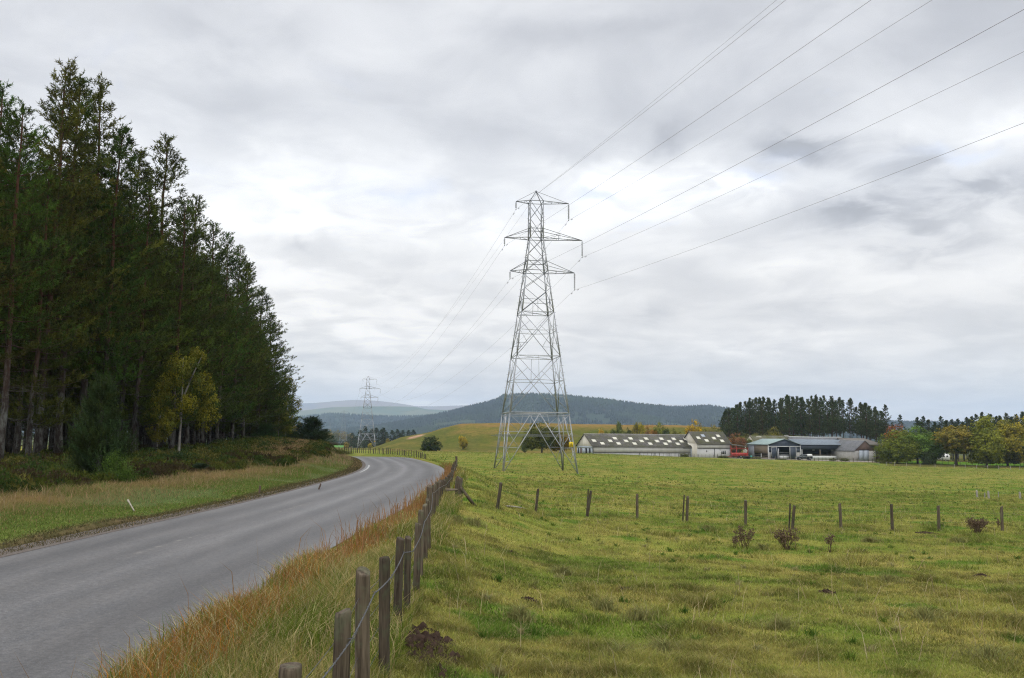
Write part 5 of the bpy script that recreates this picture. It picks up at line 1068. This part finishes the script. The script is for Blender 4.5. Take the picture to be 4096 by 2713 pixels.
    part(r, 'beam', 'red_paint', (.28, .02, 3.0, 2.1, .16, 3.2), (2.28, .02, 3.0, L-.25, .16, 3.15)); part(r, 'rear_wall', 'plank', (0, 6.8, -1, L, 7, 2.1)); part(r, 'stored_bales', 'plank', (3.0, 2.5, 0, 4.6, 4.2, 2.4), (1.2, 3, 0, 2.6, 5, 1.6))
    # blue gabled shed
    o3 = org(3073, 288, -3.75); W3 = along(o3, 3194); D = 12.2; h = 4.45; zr = 6.15
    r = empty('blue_shed', o3, AL, 'blue clad gabled cattle shed with a crooked hanging door and pale green roof', 'shed', gb)
    k = W3/11
    part(r, 'front_wall', 'blue_sheet', (0, 0, 3.75, W3, .12, h), (0, 0, 3.2, 3.45*k, .1, 3.72), (7.3*k, 0, 3.2, W3, .1, 3.72), (9.55*k, 0, 2.0, W3, .1, 3.2), (3.12*k, 0, -.5, 3.45*k, .1, 3.2), (.1, .0, 2.0, .9*k, .1, 3.2))
    part(r, 'base_wall', 'concrete', (0, 0, -1, .9*k, .14, 2.0), (9.55*k, 0, -1, W3, .14, 2.0)); mb = MB(); mb.prism([(0, h), (W3, h), (W3/2, zr-.02)], 'y', 0, .12); mb.build('gable', M['blue_sheet'], r)
    part(r, 'door_track', 'steel_white', (.1, -.14, 3.72, W3-.1, -.02, 3.95)); part(r, 'corner_post', 'steel_white', (-.12, -.1, -1, .1, .12, 4.2), (W3-.1, -.1, -1, W3+.12, .12, 4.2), (3.4*k, -.08, -1, 3.55*k, .08, 3.2))
    dr = MB(); dr.prism([(1.0*k, .1), (3.0*k, -.1), (2.65*k, 3.55), (.75*k, 3.5)], 'y', -.3, -.22); d_ = dr.build('crooked_door', M['blue_sheet'], r); fr = MB()
    for a, b in (((1.0*k, .1), (.75*k, 3.5)), ((.75*k, 3.5), (2.65*k, 3.55)), ((2.65*k, 3.55), (3.0*k, -.1))): fr.bar((a[0], -.33, a[1]), (b[0], -.33, b[1]), .12, .06)
    fr.build('frame', M['steel_white'], d_)
    part(r, 'sliding_door', 'blue_sheet', (7.4*k, -.12, -.2, 9.4*k, -.04, 3.65)); part(r, 'door_edge', 'steel_white', (7.25*k, -.16, -.2, 7.4*k, -.03, 3.65), (9.4*k, -.16, -.2, 9.52*k, -.03, 3.65))
    part(r, 'feed_barrier', 'steel_white', (3.5*k, .3, 0, 7.2*k, .38, .95)); part(r, 'rail', 'steel_white', (3.5*k, .32, 1.3, 7.2*k, .37, 1.36), (3.5*k, .32, 1.8, 7.2*k, .37, 1.86))
    part(r, 'side_wall', 'plank', (0, .15, 1.6, .12, 8.2, 4.2)); part(r, 'side_cladding', 'galv_dark', (-.02, 8.2, -1, .12, D, 4.3)); part(r, 'side_rail', 'plank', (0, .15, .2, .1, 8.2, .55), (0, .15, 1.0, .1, 8.2, 1.15)); part(r, 'side_post', 'steel_white', (-.02, 4.1, -1, .14, 4.3, 1.6))
    part(r, 'rear_wall', 'void_shade', (0.12, D-.2, -1, W3, D, h), (W3-.2, .14, -1, W3, D-.2, h)); roof_y(r, 0, W3, D, h, zr, 'green_roof')
    # long open shed
    o = o3+EX*(W3+.15); L = along(o, 3416); D = 12.; h = 4.45; zr = 6.05
    r = empty('open_shed', o, AL, 'long open fronted cattle shed with blue fascia, white feed barrier and pale blue roof', 'shed', gb)
    part(r, 'fascia', 'blue_sheet', (.1, 0, 2.95, L*.68, .1, h)); part(r, 'rear_wall', 'void_shade', (0, D-.2, -1, L, D, h)); part(r, 'end_wall', 'plank', (L-.15, .2, -1, L, D-.2, h-.1))
    for x in (.35, L*.34, L*.68, L-.25): part(r, 'post', 'steel_white' if x < L*.3 else 'plank', (x, -.05, -1, x+.22, .17, h if x > L*.6 else 2.95))
    br = MB(); br.bar((L-1.7, .05, 4.3), (L-.2, .05, 3.1), .12); br.bar((L*.68+1.1, .05, 4.35), (L*.68+.2, .05, 3.6), .12); br.build('brace', M['steel_white'], r)
    part(r, 'feed_barrier', 'steel_white', (L*.02, -.35, -.2, L-.3, -.27, .95)); part(r, 'rail', 'plank', (L*.02, -.33, 1.15, L-.3, -.28, 1.25), *[(L*q, -.34, .9, L*q+.12, -.26, 1.3) for q in (.18, .36, .52, .69, .85)])
    part(r, 'straw_stack', 'red_plank', (L*.74, 5, -.5, L*.9, 8, 1.9)); part(r, 'lamp', 'lamp_glass', (L*.22, .3, 2.7, L*.26, .5, 2.85), (L*.56, .3, 2.7, L*.60, .5, 2.85)); roof_x(r, 0, L, D, h, zr, 'blue_roof')
    # small brown gabled barn
    o5 = org(3417, 286, -3.85); W5 = along(o5, 3493); h = 2.85; zr = 6.0; D = 12
    r = empty('brown_barn', o5, AL, 'small weathered brown gabled barn with two pale grey doors', 'barn', gb)
    part(r, 'wall', 'concrete', (0, 0, -1, 1.7, .2, h)); part(r, 'wall', 'concrete', (5.35, 0, -1, W5, .2, h)); part(r, 'side_wall', 'concrete', (0, .22, -1, .2, D, h-.02), (W5-.2, .22, -1, W5, D, h-.02), (.2, D-.2, -1, W5-.2, D-.01, h))
    mb = MB(); mb.prism([(0, h), (W5, h), (W5/2, zr-.02)], 'y', 0, .2); mb.build('gable', M['red_plank'], r); part(r, 'slit_shade', 'void_shade', (1.7, .05, h-.02, 5.35, .1, h), (1.7, -.03, 2.95, 5.35, -.01, 3.2))  # black strip paints the dark slit above the doors
    part(r, 'door', 'pale_door', (1.75, -.02, -.6, 3.5, .06, 2.93)); part(r, 'door', 'pale_door', (3.55, -.02, -.6, 5.3, .06, 2.93)); rf = roof_y(r, 0, W5, D, h, zr, 'slate_roof', oh=.2)
    rc = MB(); rc.tube([(W5/2, -.2, zr+.08), (W5/2, D, zr+.08)], .12, 6); rc.build('ridge_cap', M['concrete'], rf)
    # hipped barn behind
    o6 = org(3389, 303, -4.0); L = along(o6, 3523); h = 4.9; zr = 6.85; D = 9
    r = empty('hipped_barn', o6, AL, 'brown roofed barn with a hipped end and dark open side behind the small brown barn', 'barn', gb)
    part(r, 'rear_wall', 'void_shade', (0, D-.2, -1, L, D, h)); part(r, 'wall', 'concrete', (0, 0, -1, L*.45, .2, h)); part(r, 'end_wall', 'red_plank', (L-.2, .2, -1, L, D-.2, h-.05)); part(r, 'post', 'plank', (L-.2, 0, -1, L, .19, h)); part(r, 'partition', 'red_plank', (L*.72, 2.5, -1, L-.2, 2.7, 2.2)); part(r, 'fascia', 'plank', (L*.45, 0, h-.5, L-.2, .12, h))
    roof_x(r, 0, L, D, h, zr, 'brown_roof', hip=4.2)
    # roofs behind
    o7 = org(3183, 315, -4.0); L = along(o7, 3386); h = 4.0; zr = 7.15; D = 8
    r = empty('slate_steading', o7, AL, 'long slate roofed steading with a pale ridge behind the open shed', 'barn', gb); part(r, 'wall', 'concrete', (0, 0, -1, L, D, h-.1)); gable(r, 0, D, h-.1, zr, 'concrete'); gable(r, L-.18, D, h-.1, zr, 'concrete'); rf = roof_x(r, 0, L, D, h, zr, 'slate_roof', oh=.15)
    rc = MB(); rc.tube([(-.1, D/2, zr+.1), (L*.5, D/2, zr-.02), (L+.1, D/2, zr+.1)], .17, 8); rc.build('ridge_cap', M['steel_white'], rf)
    o8 = org(3028, 312, -4.0); L = along(o8, 3178); zr = 7.5; h = 4.3; D = 9
    r = empty('mossy_steading', o8, AL, 'moss covered roof with a cream gable behind the blue shed', 'barn', gb); part(r, 'wall', 'cream_wall', (0, 0, -1, L, D, h-.1)); gable(r, 0, D, h-.1, zr, 'cream_wall'); gable(r, L-.18, D, h-.1, zr, 'cream_wall'); rf = roof_x(r, 0, L, D, h, zr, 'moss_roof', oh=.15)
    for i in range(4): part(rf, 'roof_light', 'skylight_sheet', (2.2+i*.5, D/2-.9, zr-.62, 2.5+i*.5, D/2-.55, zr-.25))
    ch = MB(); ch.box(L-1.6, D/2-.4, zr-.6, L-.2, D/2+.4, zr+.25); ch.build('chimney', M['concrete'], rf)
    # yard
    us = np.linspace(2560, 3560, 90); mb = MB(); V = []
    for px in us:
        Y0 = 281-(px-2560)/1080*14; o_ = o3
        for t in np.linspace(0, 1, 6):
            Y = Y0+t*(16 if px > 2900 else 8); x = (px-2048)/FPX*Y; V.append((x, Y, H1(x, Y)+.05))
    n = 6; F = [(i*n+j, (i+1)*n+j, (i+1)*n+j+1, i*n+j+1) for i in range(len(us)-1) for j in range(n-1)]; mb.add(V, F); tag(mb.build('farmyard', M['yard_dirt'], smooth=True), kind='structure')
    # red trailer
    p = gpx(2932, 283); r = empty('farm_trailer', p, AL*.5, 'red tipping trailer parked in front of the lean to', 'trailer')
    mb = MB(); mb.box(.2, 0, .78, 4.75, 2.2, .9)
    mb.box(.2, 0, .9, .26, 2.2, 1.65); mb.box(4.69, 0, .9, 4.75, 2.2, 1.65); mb.box(.26, 0, .9, 4.69, .06, 1.65); mb.box(.26, 2.14, .9, 4.69, 2.2, 1.65)
    for i in range(7): mb.box(.5+i*.62, -.05, .85, .58+i*.62, -.003, 1.62)
    mb.build('body', M['red_paint'], r); c = MB(); c.box(.3, .5, .55, 4.6, .7, .776); c.box(.3, 1.5, .55, 4.6, 1.7, .776); c.bar((.4, .6, .6), (-1.3, 1.1, .5), .12); c.bar((.4, 1.6, .6), (-1.3, 1.1, .5), .12); c.build('chassis', M['red_paint'], r)
    def wheel(root, x, y, rad, w=.28, rim='rim_grey'):
        t = MB(); n = 20; a = np.arange(n)*2*math.pi/n; prof = [(rad*.62, 0), (rad*.95, 0), (rad, w*.2), (rad, w*.8), (rad*.95, w), (rad*.62, w)]
        V = [(x+pr*math.cos(q), y+py_, rad+pr*math.sin(q)) for (pr, py_) in prof for q in a]; k = len(prof); F = [(i*n+j, i*n+(j+1) % n, ((i+1) % k)*n+(j+1) % n, ((i+1) % k)*n+j) for i in range(k) for j in range(n)]; t.add(V, F)
        wo = empty('wheel', (0, 0, 0)); wo.parent = root; t.build('tyre', M['rubber'], wo); q = MB(); q.tube([(x, y+.03, rad), (x, y+w-.03, rad)], rad*.61, 16); q.tube([(x, y-.02, rad), (x, y+.04, rad)], rad*.2, 8); q.build('rim', M[rim], wo)
    for x in (2.55, 3.45):
        for y in (-.12, 2.02): wheel(r, x, y, .43)
    # pickup
    Yp = 277; p = gpx(3188, Yp); Lp = (3251-3188)/FPX*Yp; r = empty('pickup_truck', p, R(1), 'dark green double cab pickup with a white canopy parked before the open shed', 'pickup')
    k = Lp/5.1; Wd = 1.78
    mb = MB(); mb.prism([(0.05, .45), (.0, .62), (.02, .92), (.25, 1.03), (1.35, 1.13), (1.5, 1.14), (3.35, 1.14), (5.08, 1.14), (5.1, .55), (4.75, .48), (4.72, .62), (4.5, .86), (4.05, .86), (3.8, .62), (3.78, .42), (1.45, .42), (1.42, .62), (1.2, .86), (.78, .86), (.55, .62), (.52, .45)], 'y', 0, Wd)
    V = mb.V[0]; V[:, 0] *= k; mb.build('body', M['truck_green'], r)
    cb = MB(); cb.add([(1.35*k, .04, 1.13), (3.4*k, .04, 1.13), (3.4*k, Wd-.04, 1.13), (1.35*k, Wd-.04, 1.13), (2.02*k, .17, 1.70), (3.28*k, .17, 1.73), (3.28*k, Wd-.17, 1.73), (2.02*k, Wd-.17, 1.70)], [(0, 1, 5, 4), (1, 2, 6, 5), (2, 3, 7, 6), (3, 0, 4, 7), (4, 5, 6, 7)]); cab = cb.build('cab', M['truck_green'], r)
    for a, b in ((1.75, 2.42), (2.50, 3.22)):
        w = MB(); f = lambda x, t: (x*k, .04+.13*t-.012, 1.13+.58*t); w.add([f(a+(.06 if a < 2 else 0), .12), f(b, .12), f(b-.03, .84), f(a+(.38 if a < 2 else .02), .84)], [(0, 1, 2, 3)]); w.V[0] = np.concatenate([w.V[0], w.V[0]+A3(0, .01, 0)]); w.C[0] = np.ones((8, 3)); w.F = [np.array([(0, 1, 2, 3), (7, 6, 5, 4), (0, 4, 5, 1), (1, 5, 6, 2), (2, 6, 7, 3), (3, 7, 4, 0)])]; w.n = 8; w.build('side_window', M['glass_dark'], cab)
    ws = MB(); ws.add([(1.40*k, .14, 1.17), (1.40*k, Wd-.14, 1.17), (1.97*k, Wd-.24, 1.665), (1.97*k, .24, 1.665)], [(3, 2, 1, 0)]); ws.V[0] = ws.V[0]+A3(-.012, 0, .012); ws.V[0] = np.concatenate([ws.V[0], ws.V[0]+A3(.008, 0, -.008)]); ws.C[0] = np.ones((8, 3)); ws.F = [np.array([(3, 2, 1, 0), (4, 5, 6, 7), (0, 1, 5, 4), (1, 2, 6, 5), (2, 3, 7, 6), (3, 0, 4, 7)])]; ws.n = 8; ws.build('windscreen', M['glass_dark'], cab)
    cn = MB(); cn.add([(3.42*k, .03, 1.145), (5.06*k, .03, 1.145), (5.06*k, Wd-.03, 1.145), (3.42*k, Wd-.03, 1.145), (3.46*k, .12, 1.78), (4.98*k, .12, 1.80), (4.98*k, Wd-.12, 1.80), (3.46*k, Wd-.12, 1.78)], [(3, 2, 1, 0), (0, 1, 5, 4), (1, 2, 6, 5), (2, 3, 7, 6), (3, 0, 4, 7), (4, 5, 6, 7)]); cn.build('canopy', M['truck_white'], r)
    for x in (.98*k, 4.27*k):
        for y in (-.03, Wd-.22): wheel(r, x, y, .37, .25)
    for y in (.08, Wd-.42): part(r, 'headlight', 'lamp_glass', (-.03, y, .74, .04, y+.34, .90))
    part(r, 'bumper', 'galv_dark', (-.08, .05, .42, .0, Wd-.05, .60), (5.1*k, .05, .48, 5.17*k, Wd-.05, .66)); part(r, 'mirror', 'rubber', (1.72*k, -.16, 1.14, 1.86*k, -.0, 1.30)); part(r, 'door_handle', 'galv', (2.3*k, -.02, .98, 2.42*k, .0, 1.01), (3.1*k, -.02, .98, 3.22*k, .0, 1.01))
    # tyres by the fence, barrel
    for i, (px, Y) in enumerate(((2980, 276), (2992, 276.5))):
        p = gpx(px, Y); t = MB(); n = 18; m_ = 8; V = []; 
        for a in range(n):
            for b in range(m_): ca, sa = math.cos(a*2*math.pi/n), math.sin(a*2*math.pi/n); cb_, sb = math.cos(b*2*math.pi/m_), math.sin(b*2*math.pi/m_); V.append(((.42+.19*cb_)*ca, (.42+.19*cb_)*sa, .2+.2*sb))
        F = [(a*m_+b, ((a+1) % n)*m_+b, ((a+1) % n)*m_+(b+1) % m_, a*m_+(b+1) % m_) for a in range(n) for b in range(m_)]; t.add(V, F); t.V.append(t.V[0]+A3(.03, 0, .38)); t.C.append(t.C[0]); t.F.append(np.array(F)+t.n); t.n += n*m_
        tag(t.build('tyre_stack', M['rubber'], smooth=True, loc=p), ['left black tyre stack at the field fence', 'right black tyre stack at the field fence'][i], 'tyres', 'old tyres by the field fence')
    p = gpx(3005, 284.5); b = MB(); b.tube([(0, 0, 0), (0, 0, .02), (0, 0, .3), (0, 0, .32), (0, 0, .6), (0, 0, .62), (0, 0, .93), (0, 0, .95)], [.27, .3, .29, .31, .31, .29, .3, .27], 18); tag(b.build('barrel', M['teal'], smooth=False, loc=p), 'teal plastic barrel at the left corner of the blue shed', 'barrel')
    # house/caravan glimpsed through the trees
    for i, (px, Y, L) in enumerate(((3764, 322, 3.2),)):
        p = gpx(px, Y); r = empty('caravan', p, .1, ['small white caravan glimpsed under the orange tree', 'white caravan glimpsed right of the leaning trunk'][i], 'caravan')
        mb = MB(); mb.prism([(0, .5), (L, .5), (L+.15, 1.6), (L-.2, 2.6), (.25, 2.6), (-.15, 1.6)], 'y', 0, 2.2); mb.build('body', M['truck_white'], r); window(r, L*.15, 1.4, L*.4, 2.1, -.02, 1); window(r, L*.6, 1.4, L*.85, 2.1, -.02, 1); wheel(r, L*.5, -.03, .3, .2)
farm()

# ------------------------------------------------------------------ small things in the grass
def smalls():
    def mole(px, py, w, hh, lab, el=1.0, rot=0.):
        p = hit(px, py); r = w/2; n = 26; m_ = 9; V = [(0, 0, hh)]; rg = np.random.default_rng(int(px))
        for i in range(1, m_):
            for a in range(n):
                t = i/(m_-1); q = a*2*math.pi/n; rr = r*t*(1+.18*math.sin(q*3+px)+.1*rg.normal()); X, Y2 = rr*math.cos(q), rr*math.sin(q)*el; c, s = math.cos(rot), math.sin(rot); X, Y2 = X*c-Y2*s, X*s+Y2*c
                gz = H1(p[0]+X, p[1]+Y2)-p[2]; V.append((X, Y2, gz+hh*(math.cos(t*math.pi)*.5+.5)+(.018*rg.normal() if i < m_-1 else -.03)))
        F = [(1+(i-1)*n+a, 1+i*n+a, 1+i*n+(a+1) % n, 1+(i-1)*n+(a+1) % n) for i in range(1, m_-1) for a in range(n)]
        mb = MB(); mb.add(V, F); mb.F.append(np.array([(0, 1+a, 1+(a+1) % n) for a in range(n)]))
        for _ in range(160):
            q = rg.uniform(0, 6.28); t = rg.uniform(0, 1)**.6; X, Y2 = r*t*math.cos(q), r*t*math.sin(q)*el; c, s = math.cos(rot), math.sin(rot); X, Y2 = X*c-Y2*s, X*s+Y2*c; s_ = rg.uniform(.012, .035)*max(w, .5); z = H1(p[0]+X, p[1]+Y2)-p[2]+hh*(math.cos(t*math.pi)*.5+.5)
            d = rg.normal(0, 1, (6, 3))*s_*.3+np.array([(1, 0, 0), (-1, 0, 0), (0, 1, 0), (0, -1, 0), (0, 0, 1), (0, 0, -1)])*s_; mb.add(d+A3(X, Y2, z), [(0, 2, 4), (2, 1, 4), (1, 3, 4), (3, 0, 4), (2, 0, 5), (1, 2, 5), (3, 1, 5), (0, 3, 5)])
        tag(mb.build('soil_mound', M['soil'], loc=p), lab, 'molehill', 'bare soil patches in the pasture')
    mole(1722, 2600, 2.3, .05, 'large wedge of bare dark soil beside the near fence posts', .27, 1.75)
    mole(2488, 2358, .62, .035, 'flat strip of dark soil in the middle of the pasture', .5); mole(2120, 2402, .3, .035, 'small molehill left of the middle soil strip', .7); mole(3703, 2134, 1.0, .06, 'dark molehill behind the row of thin posts', .7); mole(3925, 2306, .45, .05, 'molehill at the right of the pasture', .8); mole(3305, 2372, .4, .045, 'molehill left of the bright green patch', .7); mole(2050, 2212, .35, .04, 'small molehill above the green grass patch', .7)
    def thistle(px, py, pt, w, n, lab, seed):
        p = hit(px, py); h = (py-pt)*p[1]/FPX; ww = w*p[1]/FPX; rg = np.random.default_rng(seed); st = MB(); hd = MB()
        for i in range(n):
            b = A3(rg.normal(0, ww*.12), rg.normal(0, .1), -.03); t = A3(rg.uniform(-.5, .5)*ww, rg.uniform(-.3, .3)*ww*.6, h*rg.uniform(.6, 1.0)); m1 = (b+t)/2+rg.normal(0, .02, 3); st.tube([b, m1, t], [.010, .008, .005], 5)
            for j in range(9):
                q = m1+(t-m1)*rg.uniform(0, 1); d = A3(*rg.normal(0, 1, 2), 1.1); d /= np.linalg.norm(d); e = q+d*rg.uniform(.06, .16)*min(1, h*1.2); st.tube([q, e], [.005, .003], 3, cap=False)
                hd.tube([e-d*.012, e+d*.012, e+d*.035], [.008, .024, .014], 6)
                f = rg.normal(0, 1, (10, 3)); f /= np.linalg.norm(f, axis=1, keepdims=True)
                for v in f: hd.add([e+A3(.004, 0, 0), e-A3(.004, 0, 0), e+d*.02+v*.038], [(0, 1, 2)])
        r = empty('thistle', p, 0, lab, 'thistle', 'dead brown thistles by the post row'); st.build('stem', M['dead_stem'], r); hd.build('seed_heads', M['dead_stem'], r)
    thistle(2978, 2200, 2112, 70, 12, 'brown dead thistle clump below the reddish fence post', 1); thistle(2938, 2192, 2150, 24, 4, 'small dead thistle left of the thistle clump', 2); thistle(3150, 2200, 2120, 100, 20, 'wide dead thistle clump below the middle post', 3); thistle(3318, 2210, 2138, 28, 5, 'single tall dead thistle right of the wide clump', 4)
    thistle(3908, 2134, 2078, 92, 46, 'dense round dead thistle bush near the last post', 5); thistle(3995, 2112, 2082, 16, 4, 'little dead thistle against the last grey post', 6)
    a, b = hit(2028, 2030), hit(2106, 2039); m = MB(); m.tube([A3(0, 0, .05), (b-a)*.5+A3(0, 0, .06), b-a+A3(0, 0, .04)], [.03, .032, .022], 7); tag(m.build('broken_batten', M['white_stick'], loc=a), 'broken white batten lying in the grass between the first two thin posts', 'batten')
    a, b = hit(510, 2033), hit(536, 2052); m = MB(); m.tube([A3(0, 0, .22), (b-a)*.3+A3(0, 0, .17), b-a+A3(0, 0, .05)], [.03, .022, .018], 7); tag(m.build('bleached_branch', M['white_stick'], loc=a), 'short bleached branch lying on the left verge', 'branch')
smalls()
field_grass(); verge_grass(); left_verge(); undergrowth()

# ------------------------------------------------------------------ air
def haze():
    m = bpy.data.materials.new('haze'); m.use_nodes = True; nt = m.node_tree; nt.nodes.clear(); out = N(nt, 'ShaderNodeOutputMaterial'); v = N(nt, 'ShaderNodeVolumePrincipled')
    v.inputs['Color'].default_value = (.60, .76, 1.0, 1); v.inputs['Density'].default_value = HAZE; v.inputs['Anisotropy'].default_value = 0.2; nt.links.new(v.outputs[0], out.inputs['Volume'])
    mb = MB(); mb.box(-10900, -400, -40, 10900, 16200, 660); o = mb.build('haze', m); tag(o, 'thin pale blue rainy haze over the far hills', 'haze', kind='stuff')
HAZE = 9e-5
haze()
